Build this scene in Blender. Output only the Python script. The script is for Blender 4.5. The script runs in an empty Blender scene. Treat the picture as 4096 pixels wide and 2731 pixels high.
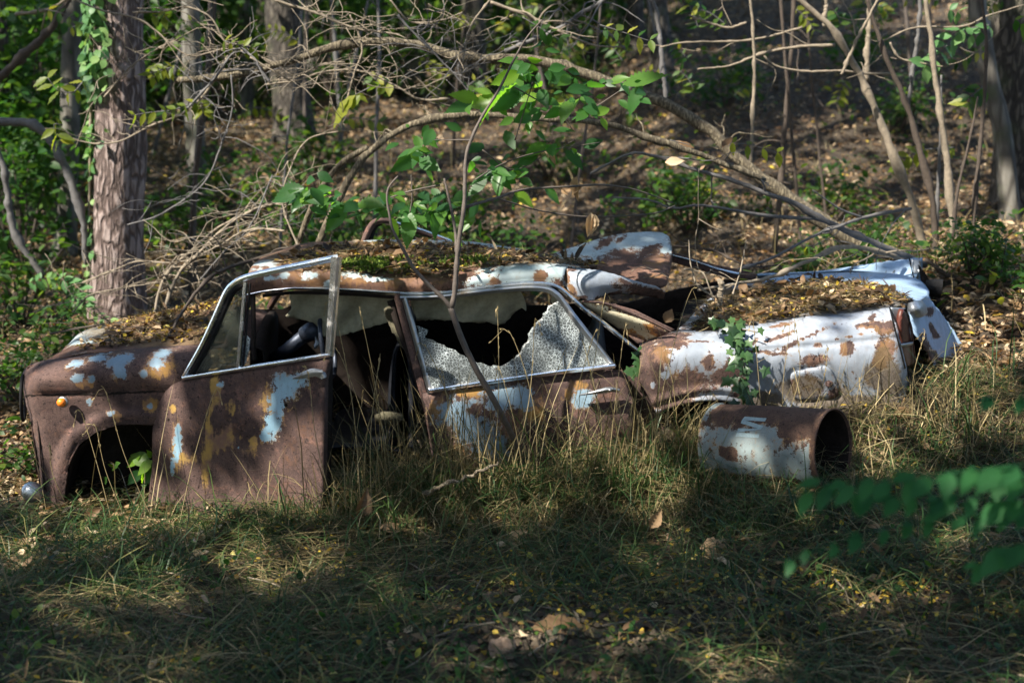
import bpy, math, random
import numpy as np
from mathutils import Vector, noise as mnoise
from mathutils.geometry import delaunay_2d_cdt
S = bpy.context.scene
C = S.collection
R = math.radians

# ------------------------------------------------------------------ camera, sky, sun, exposure
CAM = np.array([0.0, -6.2, 2.0]); PITCH = R(11.6); FPX = 50/36*4096
cd = bpy.data.cameras.new('camera'); cam = bpy.data.objects.new('camera', cd); C.objects.link(cam)
cam.location = CAM; cam.rotation_euler = (R(90)-PITCH, 0, 0)
cd.lens = 50; cd.sensor_width = 36; cd.clip_start = 0.1; cd.clip_end = 500
cd.dof.use_dof = True; cd.dof.focus_distance = 6.15; cd.dof.aperture_fstop = 2.0
S.camera = cam
SUN = np.array([-0.55, -0.43, 0.72]); SUN /= np.linalg.norm(SUN)
w = bpy.data.worlds.new('World'); S.world = w; w.use_nodes = True
nt = w.node_tree; sky = nt.nodes.new('ShaderNodeTexSky'); sky.sky_type = 'NISHITA'; sky.sun_disc = False
sky.sun_elevation = math.asin(SUN[2]); sky.sun_rotation = math.atan2(SUN[0], SUN[1])
nt.links.new(sky.outputs[0], nt.nodes['Background'].inputs[0]); nt.nodes['Background'].inputs[1].default_value = 0.13
sd = bpy.data.lights.new('sun', 'SUN'); sd.energy = 4.4; sd.angle = R(0.53); sd.color = (1.0, 0.93, 0.80)
sun = bpy.data.objects.new('sun', sd); C.objects.link(sun)
sun.rotation_euler = Vector(SUN).to_track_quat('Z', 'Y').to_euler(); sun.location = (-8, -5, 12)
S.view_settings.view_transform = 'Standard'; S.view_settings.look = 'None'
S.view_settings.exposure = 1.6; S.view_settings.gamma = 1
S.cycles.max_bounces = 6; S.cycles.diffuse_bounces = 3; S.cycles.glossy_bounces = 3
S.cycles.transmission_bounces = 4; S.cycles.transparent_max_bounces = 12
S.cycles.use_denoising = True
S.cycles.sample_clamp_indirect = 4.0

# ------------------------------------------------------------------ helpers
SP, CP = math.sin(PITCH), math.cos(PITCH)
def U(px, py, Y):
    """world point of a photo pixel on the upright plane y = Y"""
    px, py, Y = np.broadcast_arrays(np.asarray(px, float), np.asarray(py, float), np.asarray(Y, float))
    dx = (px-2048)/FPX; dy = (py-1365.5)/FPX
    k = (Y-CAM[1])/(CP-SP*dy)
    return np.stack([CAM[0]+dx*k, Y+0*dx, CAM[2]+(-SP-CP*dy)*k], -1)
def PXM(Y): return (Y-CAM[1])/FPX            # metres per photo pixel at depth Y
def U3(pts): a = np.asarray(pts, float); return U(a[:, 0], a[:, 1], a[:, 2])

_tab = np.random.RandomState(5).rand(64, 64)
def vnoise(x, y):
    xi = np.floor(x).astype(int); yi = np.floor(y).astype(int); fx = x-xi; fy = y-yi
    fx = fx*fx*(3-2*fx); fy = fy*fy*(3-2*fy); T = lambda i, j: _tab[i % 64, j % 64]
    return (T(xi, yi)*(1-fx)+T(xi+1, yi)*fx)*(1-fy)+(T(xi, yi+1)*(1-fx)+T(xi+1, yi+1)*fx)*fy
def fbm(x, y, o=3):
    s = 0; a = .5
    for i in range(o): s = s+a*vnoise(x*2**i+i*7.3, y*2**i+i*3.1); a *= .5
    return s/(1-.5**o)
def sst(a, b, x): t = np.clip((x-a)/(b-a), 0, 1); return t*t*(3-2*t)

WT = {}                                       # where each object's own origin stands in the world
def mesh(name, V, F, mat=None, parent=None, smooth=True, attrs=None, cols=None, uv=None):
    """F: list of integer arrays (n,k)"""
    org = np.zeros(3) if parent is None else WT[parent.name]; V = (np.asarray(V, float)-org).astype(np.float32)
    if not isinstance(F, (list, tuple)): F = [F]
    F = [np.asarray(f, np.int32) for f in F if len(f)]
    m = bpy.data.meshes.new(name)
    m.vertices.add(len(V)); m.vertices.foreach_set('co', V.ravel())
    lv = np.concatenate([f.ravel() for f in F]); cnt = np.concatenate([np.full(len(f), f.shape[1], np.int32) for f in F])
    m.loops.add(len(lv)); m.loops.foreach_set('vertex_index', lv)
    m.polygons.add(len(cnt)); m.polygons.foreach_set('loop_start', np.concatenate([[0], np.cumsum(cnt)[:-1]]).astype(np.int32))
    m.polygons.foreach_set('loop_total', cnt)
    m.polygons.foreach_set('use_smooth', np.full(len(cnt), smooth))
    m.update(calc_edges=True)
    for k, v in (attrs or {}).items():
        a = m.attributes.new(k, 'FLOAT', 'POINT'); a.data.foreach_set('value', np.asarray(v, np.float32))
    for k, v in (cols or {}).items():
        a = m.attributes.new(k, 'FLOAT_COLOR', 'POINT'); a.data.foreach_set('color', np.asarray(v, np.float32).ravel())
    if mat: m.materials.append(mat)
    o = bpy.data.objects.new(name, m); C.objects.link(o)
    WT[o.name] = org
    if parent is not None: o.parent = parent
    return o
def empty(name, loc=(0, 0, 0), parent=None):
    o = bpy.data.objects.new(name, None); C.objects.link(o); o.empty_display_size = .1; WT[o.name] = np.array(loc, float)
    o.parent = parent; o.location = WT[o.name]-(WT[parent.name] if parent is not None else 0); return o
def tag(o, label=None, cat=None, group=None, kind=None):
    if label: o['label'] = label
    if cat: o['category'] = cat
    if group: o['group'] = group
    if kind: o['kind'] = kind
    return o

class MB:
    """collects pieces of one mesh"""
    def __init__(s): s.V = []; s.F = []; s.T = []; s.n = 0
    def add(s, V, F, tint=.5):
        V = np.asarray(V, float).reshape(-1, 3)
        for f in (F if isinstance(F, (list, tuple)) else [F]): s.F.append(np.asarray(f)+s.n)
        s.V.append(V); s.T.append(np.broadcast_to(np.asarray(tint, float), (len(V),))); s.n += len(V); return s
    def build(s, name, mat, parent=None, smooth=True):
        return mesh(name, np.concatenate(s.V), s.F, mat, parent, smooth, attrs={'tint': np.concatenate(s.T)})

def spline(P, n):
    """Catmull-Rom through the rows of P, n samples evenly along its length"""
    P = np.asarray(P, float)
    if len(P) == 2: t = np.linspace(0, 1, n)[:, None]; return P[0]*(1-t)+P[1]*t
    Q = np.vstack([2*P[0]-P[1], P, 2*P[-1]-P[-2]]); out = []
    for i in range(1, len(Q)-2):
        t = np.linspace(0, 1, 12, endpoint=False)[:, None]; a, b, c, d = Q[i-1], Q[i], Q[i+1], Q[i+2]
        out.append(.5*(2*b+(c-a)*t+(2*a-5*b+4*c-d)*t*t+(3*b-a-3*c+d)*t**3))
    out = np.vstack(out+[P[-1:]])
    s = np.concatenate([[0], np.cumsum(np.linalg.norm(np.diff(out[:, :3], axis=0), axis=1))])
    x = np.linspace(0, s[-1], n)
    return np.stack([np.interp(x, s, out[:, k]) for k in range(out.shape[1])], 1)

def tube(P, r, k=6, cap=True, rough=0., seed=0):
    """swept tube through P with radii r"""
    P = np.asarray(P, float); n = len(P); r = np.broadcast_to(np.asarray(r, float), (n,))
    T = np.gradient(P, axis=0); T /= np.linalg.norm(T, axis=1)[:, None]+1e-9
    up = np.array([0.3, -.9, .2]) if abs(T[0, 1]) < .8 else np.array([0., 0, 1])
    N = np.zeros_like(P); nrm = np.cross(T[0], up); nrm /= np.linalg.norm(nrm)+1e-9
    for i in range(n):
        nrm = nrm-T[i]*np.dot(nrm, T[i]); nrm /= np.linalg.norm(nrm)+1e-9; N[i] = nrm
    B = np.cross(T, N); a = np.arange(k)*2*math.pi/k
    rr = r[:, None]*np.ones(k)
    if rough: rr = rr*(1+rough*(np.random.RandomState(seed).rand(n, k)-.5)*2)
    V = P[:, None]+rr[..., None]*(np.cos(a)[None, :, None]*N[:, None]+np.sin(a)[None, :, None]*B[:, None])
    i = np.arange(n-1)[:, None]*k; j = np.arange(k)[None]; j2 = (j+1) % k
    F = np.stack([i+j, i+j2, i+k+j2, i+k+j], -1).reshape(-1, 4); V = V.reshape(-1, 3); Fs = [F]
    if cap: Fs += [np.arange(k)[None, ::-1], (np.arange(k)+(n-1)*k)[None]]
    return V, Fs

def dist_poly(px, py, L, closed=False):
    L = np.asarray(L, float)[:, :2]
    if closed: L = np.vstack([L, L[:1]])
    d = np.full(np.shape(px), 1e9)
    for a, b in zip(L[:-1], L[1:]):
        ab = b-a; t = np.clip(((px-a[0])*ab[0]+(py-a[1])*ab[1])/(ab@ab+1e-9), 0, 1)
        d = np.minimum(d, np.hypot(px-a[0]-t*ab[0], py-a[1]-t*ab[1]))
    return d
def inside(px, py, L):
    L = np.asarray(L, float)[:, :2]; r = np.zeros(np.shape(px), bool); j = len(L)-1
    for i in range(len(L)):
        xi, yi = L[i]; xj, yj = L[j]
        c = ((yi > py) != (yj > py)) & (px < (xj-xi)*(py-yi)/(yj-yi+1e-12)+xi); r ^= c; j = i
    return r
def wearmap(px, py, spec):
    """paint left on the metal (R), ochre rust bleed (G), mud or moss (B)"""
    n = len(px); c = np.zeros((n, 4)); c[:, 3] = 1; c[:, 0] = spec.get('base', .1)-(.12 if spec.get('base', .1) < .3 else 0)
    def rad(e):
        x, y, rx, ry = e[:4]; a = R(e[4]) if len(e) > 4 else 0
        u = (px-x)*math.cos(a)+(py-y)*math.sin(a); v = -(px-x)*math.sin(a)+(py-y)*math.cos(a)
        return np.sqrt((u/rx)**2+(v/ry)**2)
    for kind, es in spec.get('do', []):
        for e in es:
            r = rad(e)
            if kind == 'paint': c[:, 0] = np.maximum(c[:, 0], np.clip(.5+.5*(1-r), 0, .85))
            if kind == 'rust': c[:, 0] = np.minimum(c[:, 0], np.clip(.5-.6*(1-r), .0, 1))
            if kind == 'stain': c[:, 1] = np.maximum(c[:, 1], np.clip(.5+.7*(1-r), 0, 1))
            if kind == 'bare': c[:, 1] = np.minimum(c[:, 1], np.clip(.5-.9*(1-r), 0, 1)); c[:, 0] = np.minimum(c[:, 0], np.clip(.5-.9*(1-r), 0, 1))
            if kind == 'mud': c[:, 2] = np.maximum(c[:, 2], np.clip(.5+.7*(1-r), 0, 1))
    return c
def densify(L, step, jag=0, seed=0):
    L = np.asarray(L, float)[:, :2]; out = []
    rs = np.random.RandomState(seed)
    for a, b in zip(L, np.roll(L, -1, 0)):
        k = max(1, int(np.hypot(*(b-a))/step)); t = np.arange(k)[:, None]/k; out.append(a*(1-t)+b*t)
    out = np.vstack(out)
    if jag: out = out+(rs.rand(*out.shape)-.5)*2*jag
    return out
def panel(name, outline, Y, mat, parent, step=14, holes=(), thick=.004, wear=None, jag=0, smooth=True, spl=False):
    """sheet cut to an outline (given in photo pixels), bent in depth by Y(px,py), with thickness"""
    if spl:
        o = np.asarray(outline, float); outline = spline(np.vstack([o, o[:1]]), max(24, int(len(o)*4)))[:-1]
    loops = [densify(outline, step, jag, 1)]+[densify(h, step, jag, 2) for h in holes]
    lo = loops[0].min(0); hi = loops[0].max(0)
    gx, gy = np.meshgrid(np.arange(lo[0], hi[0], step), np.arange(lo[1], hi[1], step)); gx = gx+(np.arange(gx.shape[0]) % 2)[:, None]*step*.5
    gx = gx.ravel(); gy = gy.ravel(); k = inside(gx, gy, loops[0])
    for l in loops[1:]: k &= ~inside(gx, gy, l)
    for l in loops: k &= dist_poly(gx, gy, l, True) > step*.45
    pts = np.vstack(loops+[np.stack([gx[k], gy[k]], 1)]); E = []; n = 0
    for l in loops: E += [(n+i, n+(i+1) % len(l)) for i in range(len(l))]; n += len(l)
    vs, es, fs, *_ = delaunay_2d_cdt([Vector(p) for p in pts], E, [], 0, 1e-4)
    v = np.array([(a.x, a.y) for a in vs]); f = np.array([t for t in fs if len(t) == 3])
    c = v[f].mean(1); ok = inside(c[:, 0], c[:, 1], loops[0])
    for l in loops[1:]: ok &= ~inside(c[:, 0], c[:, 1], l)
    f = f[ok]
    Yv = Y(v[:, 0], v[:, 1]) if callable(Y) else np.full(len(v), Y)
    W = U(v[:, 0], v[:, 1], Yv)
    a, b, cc = W[f[0, 0]], W[f[0, 1]], W[f[0, 2]]
    nn = np.cross(W[f[:, 1]]-W[f[:, 0]], W[f[:, 2]]-W[f[:, 0]])
    if (nn*(CAM-W[f[:, 0]])).sum() < 0: f = f[:, ::-1]
    ob = mesh(name, W, f, mat, parent, smooth, cols={'wear': wearmap(v[:, 0], v[:, 1], wear or {})})
    if thick:
        so = ob.modifiers.new('thick', 'SOLIDIFY'); so.thickness = thick; so.offset = -1
    return ob
def loft(name, rows, mat, parent, nu=40, nv=24, thick=.004, wear=None, dent=0, dscale=3, seed=0, flip=False):
    """smooth sheet through rows of (px, py, Y)"""
    rr = [spline(np.asarray(r, float), nu) for r in rows]; G = np.stack(rr, 0)           # rows x nu x 3
    G = np.stack([spline(G[:, i], nv) for i in range(nu)], 1)                             # nv x nu x 3
    px, py = G[..., 0].ravel(), G[..., 1].ravel(); W = U(px, py, G[..., 2].ravel())
    if dent: W[:, 2] += dent*(fbm(W[:, 0]*dscale+seed, W[:, 1]*dscale+seed)-.5)
    i = np.arange(nv-1)[:, None]*nu; j = np.arange(nu-1)[None]
    f = np.stack([i+j, i+j+1, i+nu+j+1, i+nu+j], -1).reshape(-1, 4)
    if flip: f = f[:, ::-1]
    ob = mesh(name, W, f, mat, parent, True, cols={'wear': wearmap(px, py, wear or {})})
    if thick: so = ob.modifiers.new('thick', 'SOLIDIFY'); so.thickness = thick; so.offset = -1

    return ob
def bar(name, pts, w, depth, mat, parent, n=30, bulge=.35):
    """moulding along (px, py, Y) points: w pixels wide, depth metres deep, with a rounded face"""
    P = spline(np.asarray(pts, float), n); w = np.broadcast_to(np.interp(np.linspace(0, 1, n), np.linspace(0, 1, np.size(w)), np.atleast_1d(w)), (n,))
    T = np.gradient(P[:, :2], axis=0); T /= np.linalg.norm(T, axis=1)[:, None]; N = np.stack([-T[:, 1], T[:, 0]], 1)
    prof = [(-.5, .5), (-.5, -.15), (-.3, -.5+bulge*.2), (-.05, -.5), (.12, -.42), (.5, -.1), (.5, .5)]
    V = []
    for u, d in prof:
        q = P[:, :2]+N*u*w[:, None]; V.append(U(q[:, 0], q[:, 1], P[:, 2]+d*depth))
    V = np.stack(V, 1); k = len(prof); V = V.reshape(-1, 3)
    i = np.arange(n-1)[:, None]*k; j = np.arange(k)[None]; j2 = (j+1) % k
    F = np.stack([i+j, i+j2, i+k+j2, i+k+j], -1).reshape(-1, 4)
    return mesh(name, V, [F, np.arange(k)[None, ::-1], (np.arange(k)+(n-1)*k)[None]], mat, parent, False)

# ------------------------------------------------------------------ materials
class N:
    """terse node-tree builder"""
    def __init__(s, name):
        s.m = bpy.data.materials.new(name); s.m.use_nodes = True; s.t = s.m.node_tree; s.t.nodes.clear()
        s.out = s.t.nodes.new('ShaderNodeOutputMaterial')
    def n(s, ty, **k):
        x = s.t.nodes.new('ShaderNode'+ty)
        for a, b in k.items(): setattr(x, a, b)
        return x
    def put(s, sock, v):
        if hasattr(v, 'default_value') or hasattr(v, 'is_output'): s.t.links.new(v, sock)
        else: sock.default_value = (*v, 1) if isinstance(v, tuple) and len(v) == 3 and sock.type == 'RGBA' else v
    def math(s, op, a, b=0., c=0., clamp=False):
        x = s.n('Math', operation=op, use_clamp=clamp); s.put(x.inputs[0], a); s.put(x.inputs[1], b); s.put(x.inputs[2], c); return x.outputs[0]
    def step(s, v, a, b):
        x = s.n('MapRange', interpolation_type='SMOOTHSTEP'); s.put(x.inputs[0], v); x.inputs[1].default_value = a; x.inputs[2].default_value = b; return x.outputs[0]
    def mix(s, f, a, b, mode='MIX'):
        x = s.n('Mix', data_type='RGBA', blend_type=mode); s.put(x.inputs[0], f); s.put(x.inputs[6], a); s.put(x.inputs[7], b); return x.outputs[2]
    def co(s, sc=(1, 1, 1), kind='Object'):
        t = s.n('TexCoord').outputs[kind]; m = s.n('Mapping'); s.t.links.new(t, m.inputs[0]); m.inputs[3].default_value = sc; return m.outputs[0]
    def noise(s, scale, detail=5, rough=.6, vec=None, dist=0):
        x = s.n('TexNoise'); x.inputs['Scale'].default_value = scale; x.inputs['Detail'].default_value = detail; x.inputs['Roughness'].default_value = rough
        x.inputs['Distortion'].default_value = dist; s.t.links.new(vec if vec is not None else s.co(), x.inputs['Vector']); return x.outputs[0]
    def ramp(s, f, stops):
        x = s.n('ValToRGB'); s.put(x.inputs[0], f); e = x.color_ramp.elements
        while len(e) < len(stops): e.new(.5)
        for q, (p, c) in zip(e, stops): q.position = p; q.color = (*c, 1)
        return x.outputs[0]
    def attr(s, nm): return s.n('Attribute', attribute_name=nm)
    def bump(s, h, strength, dist=.01, nrm=None):
        x = s.n('Bump'); x.inputs['Strength'].default_value = strength; x.inputs['Distance'].default_value = dist; s.put(x.inputs['Height'], h)
        if nrm is not None: s.put(x.inputs['Normal'], nrm)
        return x.outputs[0]
    def pbr(s, col, rough=.8, metal=0., nrm=None, **k):
        p = s.n('BsdfPrincipled'); s.put(p.inputs['Base Color'], col); s.put(p.inputs['Roughness'], rough); s.put(p.inputs['Metallic'], metal)
        if nrm is not None: s.put(p.inputs['Normal'], nrm)
        for a, b in k.items(): s.put(p.inputs[a.replace('_', ' ')], b)
        return p.outputs[0]
    def end(s, sh, disp=None): s.t.links.new(sh, s.out.inputs[0]); return s.m

def rust_paint(name, paint=(.22, .315, .40), rust=((.030, .020, .019), (.092, .057, .051), (.185, .118, .098)), stain=(.36, .20, .055), streak=.3):
    s = N(name); w = s.n('SeparateColor'); s.t.links.new(s.attr('wear').outputs['Color'], w.inputs[0])
    a = s.noise(9, 7, .65); b = s.noise(38, 9, .75); c = s.noise(210, 4, .65); st = s.noise(34, 5, .65, s.co((1, 1, .10))); big = s.noise(4, 4, .6)
    v = s.n('TexVoronoi'); v.inputs['Scale'].default_value = 150; s.t.links.new(s.co(), v.inputs['Vector']); fl = s.n('SeparateColor'); s.t.links.new(v.outputs['Color'], fl.inputs[0])
    m = s.math('ADD', w.outputs[0], s.math('MULTIPLY_ADD', s.math('SUBTRACT', a, .5), 1.0, s.math('MULTIPLY_ADD', s.math('SUBTRACT', b, .5), 1.75, s.math('MULTIPLY', s.math('SUBTRACT', c, .5), .45))))
    m = s.math('ADD', m, s.math('MULTIPLY', s.math('SUBTRACT', fl.outputs[0], .5), .07))
    pm = s.step(m, .495, .515)
    fine = s.step(s.math('MULTIPLY_ADD', b, .7, s.math('MULTIPLY', st, .5)), .52, .70)
    sm = s.math('MULTIPLY', s.math('MULTIPLY', s.step(m, .34, .5), fine), .8)
    g = s.math('ADD', w.outputs[1], s.math('MULTIPLY_ADD', s.math('SUBTRACT', st, .5), 1.5, s.math('MULTIPLY', s.math('SUBTRACT', b, .5), 1.1)))
    sm = s.math('MAXIMUM', sm, s.math('MULTIPLY', s.step(g, .47, .78), .85))
    ru = s.ramp(s.math('MULTIPLY_ADD', c, .45, s.math('MULTIPLY', s.math('ADD', a, b), .30)), [(.34, rust[0]), (.52, rust[1]), (.72, rust[2])])
    ru = s.mix(s.math('MULTIPLY', s.step(big, .5, .72), s.step(b, .42, .62)), ru, (.13, .062, .032))
    ru = s.mix(s.math('MULTIPLY', s.step(st, .52, .75), .45), ru, (rust[0][0]*1.3, rust[0][1]*1.2, rust[0][2]*1.2))
    ru = s.mix(s.math('MULTIPLY', s.step(s.noise(2.6, 5, .7), .47, .66), .7), ru, (rust[0][0]*1.15, rust[0][1]*1.1, rust[0][2]*1.15))
    ru = s.mix(s.math('MULTIPLY', s.step(s.noise(17, 6, .75), .54, .68), .65), ru, (rust[2][0]*1.15, rust[2][1]*.95, rust[2][2]*.9))
    ru = s.mix(s.math('MULTIPLY', s.step(s.noise(70, 3, .6), .60, .66), .8), ru, (.018, .012, .011))
    sc = s.mix(s.step(a, .4, .62), stain, (.20, .115, .085))
    pc = s.mix(s.math('MULTIPLY', s.step(st, .42, .75), streak), paint, (paint[0]*.55, paint[1]*.48, paint[2]*.38))
    pc = s.mix(s.math('MULTIPLY', s.step(a, .42, .66), .7), pc, (paint[0]*.66, paint[1]*.68, paint[2]*.68))
    pc = s.mix(s.math('MULTIPLY', s.step(c, .5, .75), .3), pc, (paint[0]*.6, paint[1]*.6, paint[2]*.58))
    sp = s.math('MULTIPLY', s.step(c, .60, .66), s.step(b, .50, .60)); pc = s.mix(sp, pc, (.13, .06, .03))
    pc = s.mix(s.math('MULTIPLY', s.math('SUBTRACT', 1., s.step(m, .515, .70)), s.math('MULTIPLY', fine, .75)), pc, (.33, .18, .07))
    col = s.mix(pm, s.mix(sm, ru, sc), pc)
    md = s.step(s.math('ADD', w.outputs[2], s.math('MULTIPLY', s.math('SUBTRACT', b, .5), .9)), .42, .62); col = s.mix(s.math('MULTIPLY', md, .8), col, s.mix(c, (.075, .05, .025), (.19, .13, .07)))
    pit = s.step(c, .36, .30); col = s.mix(s.math('MULTIPLY', pit, s.math('SUBTRACT', .7, s.math('MULTIPLY', pm, .6))), col, (.02, .013, .012))
    pr = s.math('MULTIPLY', pm, s.math('SUBTRACT', 1., md))
    h = s.math('ADD', s.math('MULTIPLY', pm, .5), s.math('MULTIPLY_ADD', b, .8, s.math('MULTIPLY', c, .5)))
    bs = s.n('Bump'); s.put(bs.inputs['Height'], h); bs.inputs['Distance'].default_value = .006; s.put(bs.inputs['Strength'], s.math('SUBTRACT', 1., s.math('MULTIPLY', pr, .75)))
    return s.end(s.pbr(col, s.math('SUBTRACT', .95, s.math('MULTIPLY', pr, .5)), 0., bs.outputs[0], Specular_IOR_Level=.35))
def chrome(name, base=(.93, .95, .97), rough=.2):
    s = N(name); a = s.noise(14, 6); c = s.noise(160, 3)
    d = s.step(s.math('MULTIPLY_ADD', c, .4, a), .74, .95)
    return s.end(s.pbr(s.mix(d, base, (.2, .16, .12)), s.math('MULTIPLY_ADD', a, .18, rough-.08), s.math('SUBTRACT', 1., s.math('MULTIPLY', d, .8)), s.bump(a, .25, .004)))
def plain(name, col, rough=.8, metal=0., var=.5, scale=25, bump=.4, bd=.005, sc=(1, 1, 1)):
    s = N(name); a = s.noise(scale, 6, .65, s.co(sc)); b = s.noise(scale*6, 3, .6, s.co(sc))
    f = s.math('MULTIPLY_ADD', b, .4, s.math('MULTIPLY', a, .7))
    k = 1-var; c0 = tuple(x*k for x in col); c1 = tuple(min(1, x*(1+var*.7)) for x in col)
    return s.end(s.pbr(s.ramp(f, [(.35, c0), (.7, c1)]), rough, metal, s.bump(f, bump, bd), Specular_IOR_Level=.5 if max(col) > .03 else .12))
def leafmat(name, stops, trans=.4, tcol=None, rough=.45, bump=0, spec=.3):
    """thin two-sided foliage; the stops run over each leaf's own tint"""
    s = N(name); t = s.attr('tint').outputs['Fac']; a = s.noise(60, 3)
    col = s.ramp(s.math('ADD', t, s.math('MULTIPLY', s.math('SUBTRACT', a, .5), .18)), stops)
    p = s.pbr(col, rough, 0., s.bump(a, bump, .003) if bump else None, Specular_IOR_Level=spec)
    tr = s.n('BsdfTranslucent'); s.put(tr.inputs[0], s.mix(1., col, tcol or (1.6, 1.5, .7), 'MULTIPLY'))
    mx = s.n('MixShader'); mx.inputs[0].default_value = trans; s.t.links.new(p, mx.inputs[1]); s.t.links.new(tr.outputs[0], mx.inputs[2])
    return s.end(mx.outputs[0])
def barkmat(name, dark, mid, light, scale=14, bump=1., dist=.03, zs=.28, moss=0):
    s = N(name); v = s.co((1, 1, zs)); a = s.noise(scale, 7, .65, v, .6); x = s.n('TexVoronoi', feature='DISTANCE_TO_EDGE'); x.inputs['Scale'].default_value = scale*1.1
    wv = s.n('VectorMath', operation='ADD'); s.t.links.new(v, wv.inputs[0]); nn = s.n('TexNoise'); nn.inputs['Scale'].default_value = scale*.8; s.t.links.new(v, nn.inputs['Vector'])
    sc = s.n('VectorMath', operation='SCALE'); s.t.links.new(nn.outputs[1], sc.inputs[0]); sc.inputs[3].default_value = .1; s.t.links.new(sc.outputs[0], wv.inputs[1]); s.t.links.new(wv.outputs[0], x.inputs['Vector'])
    h = s.math('ADD', s.math('MULTIPLY', s.step(x.outputs['Distance'], 0, .28), .38), s.math('MULTIPLY_ADD', a, .65, s.math('MULTIPLY', s.noise(scale*4, 4, .7, v), .2)))
    col = s.ramp(h, [(.3, dark), (.6, mid), (.9, light)])
    if moss: col = s.mix(s.math('MULTIPLY', s.step(s.noise(3, 4), .5, .65), moss), col, (.05, .075, .02))
    return s.end(s.pbr(col, .9, 0., s.bump(h, bump, dist)))

M = {}
M['body'] = rust_paint('rusted_paint')
M['door'] = rust_paint('rusted_blue_paint', paint=(.24, .39, .50), stain=(.42, .26, .07))
M['white'] = rust_paint('white_body_paint', paint=(.30, .335, .40), stain=(.19, .105, .045), streak=.45)
M['blue'] = rust_paint('blue_body_paint', paint=(.31, .44, .62), streak=.2)
M['pale'] = rust_paint('pale_roof_paint', paint=(.40, .48, .51), stain=(.20, .105, .045), rust=((.045, .026, .02), (.12, .064, .046), (.21, .12, .085)))
M['cream'] = rust_paint('cream_post_paint', paint=(.50, .46, .34), stain=(.5, .24, .06))
M['drum'] = rust_paint('drum_paint', paint=(.20, .245, .255), rust=((.035, .022, .018), (.085, .05, .038), (.16, .10, .07)), streak=.35)
M['chrome'] = chrome('weathered_chrome'); M['dullchrome'] = chrome('dull_chrome', (.42, .43, .45), .34)
M['rubber'] = plain('black_rubber', (.012, .012, .013), .7)
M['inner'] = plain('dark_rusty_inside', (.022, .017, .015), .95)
M['vinyl'] = plain('dark_vinyl', (.018, .020, .026), .5, var=.4)
M['steel'] = plain('blue_grey_steel', (.045, .055, .08), .45, .5)
M['cloth'] = plain('mouldy_headliner_cloth', (.33, .31, .22), .95, var=.35, scale=9, bump=.5, bd=.01)
M['rag'] = plain('olive_rag', (.09, .08, .05), .95, scale=12, bump=.8, bd=.02)
M['amber'] = plain('amber_plastic', (.75, .20, .02), .25, var=.25)
M['red'] = plain('faded_red_lens', (.085, .024, .016), .45, var=.3)
M['muddyred'] = plain('dirty_lens', (.20, .11, .07), .7, var=.4, scale=60)
M['silver'] = plain('silver_reflector', (.50, .53, .56), .35, .8, var=.6, scale=40)
M['zinc'] = plain('grey_zinc_casting', (.30, .32, .35), .4, .7, var=.3)
s = N('dusty_glass'); a = s.noise(9, 6); tr = s.n('BsdfTransparent'); tr.inputs[0].default_value = (.75, .8, .76, 1)
pb = s.pbr((.10, .11, .09), .06, 0.); mx = s.n('MixShader'); s.put(mx.inputs[0], s.math('MULTIPLY_ADD', s.step(a, .4, .7), .3, .3))
s.t.links.new(tr.outputs[0], mx.inputs[1]); s.t.links.new(pb, mx.inputs[2]); M['glass'] = s.end(mx.outputs[0])
def crazed(name, scale, thin):
    s = N(name); co = s.co(); nn = s.n('TexNoise'); nn.inputs['Scale'].default_value = 40; s.t.links.new(co, nn.inputs['Vector'])
    sc = s.n('VectorMath', operation='SCALE'); s.t.links.new(nn.outputs[1], sc.inputs[0]); sc.inputs[3].default_value = .005
    ad = s.n('VectorMath', operation='ADD'); s.t.links.new(co, ad.inputs[0]); s.t.links.new(sc.outputs[0], ad.inputs[1])
    v = s.n('TexVoronoi', feature='DISTANCE_TO_EDGE'); v.inputs['Scale'].default_value = scale; s.t.links.new(ad.outputs[0], v.inputs['Vector'])
    v2 = s.n('TexVoronoi', feature='DISTANCE_TO_EDGE'); v2.inputs['Scale'].default_value = scale*1.9; s.t.links.new(ad.outputs[0], v2.inputs['Vector'])
    ln = s.math('SUBTRACT', 1., s.step(v.outputs['Distance'], .03, thin)); l2 = s.math('MULTIPLY', s.math('SUBTRACT', 1., s.step(v2.outputs['Distance'], .02, .12)), .35)
    k = s.math('MULTIPLY', s.math('MAXIMUM', ln, l2), s.math('MULTIPLY_ADD', s.step(s.noise(7, 5, .7), .38, .62), .75, .25))
    tr = s.n('BsdfTransparent'); tr.inputs[0].default_value = (.16, .18, .18, 1)
    gl = s.pbr((.055, .062, .062), .3); m1 = s.n('MixShader'); m1.inputs[0].default_value = .6; s.t.links.new(tr.outputs[0], m1.inputs[1]); s.t.links.new(gl, m1.inputs[2])
    wh = s.pbr((.46, .51, .53), .35); m2 = s.n('MixShader'); s.put(m2.inputs[0], k); s.t.links.new(m1.outputs[0], m2.inputs[1]); s.t.links.new(wh, m2.inputs[2])
    return s.end(m2.outputs[0])
M['crazed'] = crazed('crazed_glass', 78, .07); M['shard'] = crazed('green_glass_shard', 120, .3)

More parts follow.
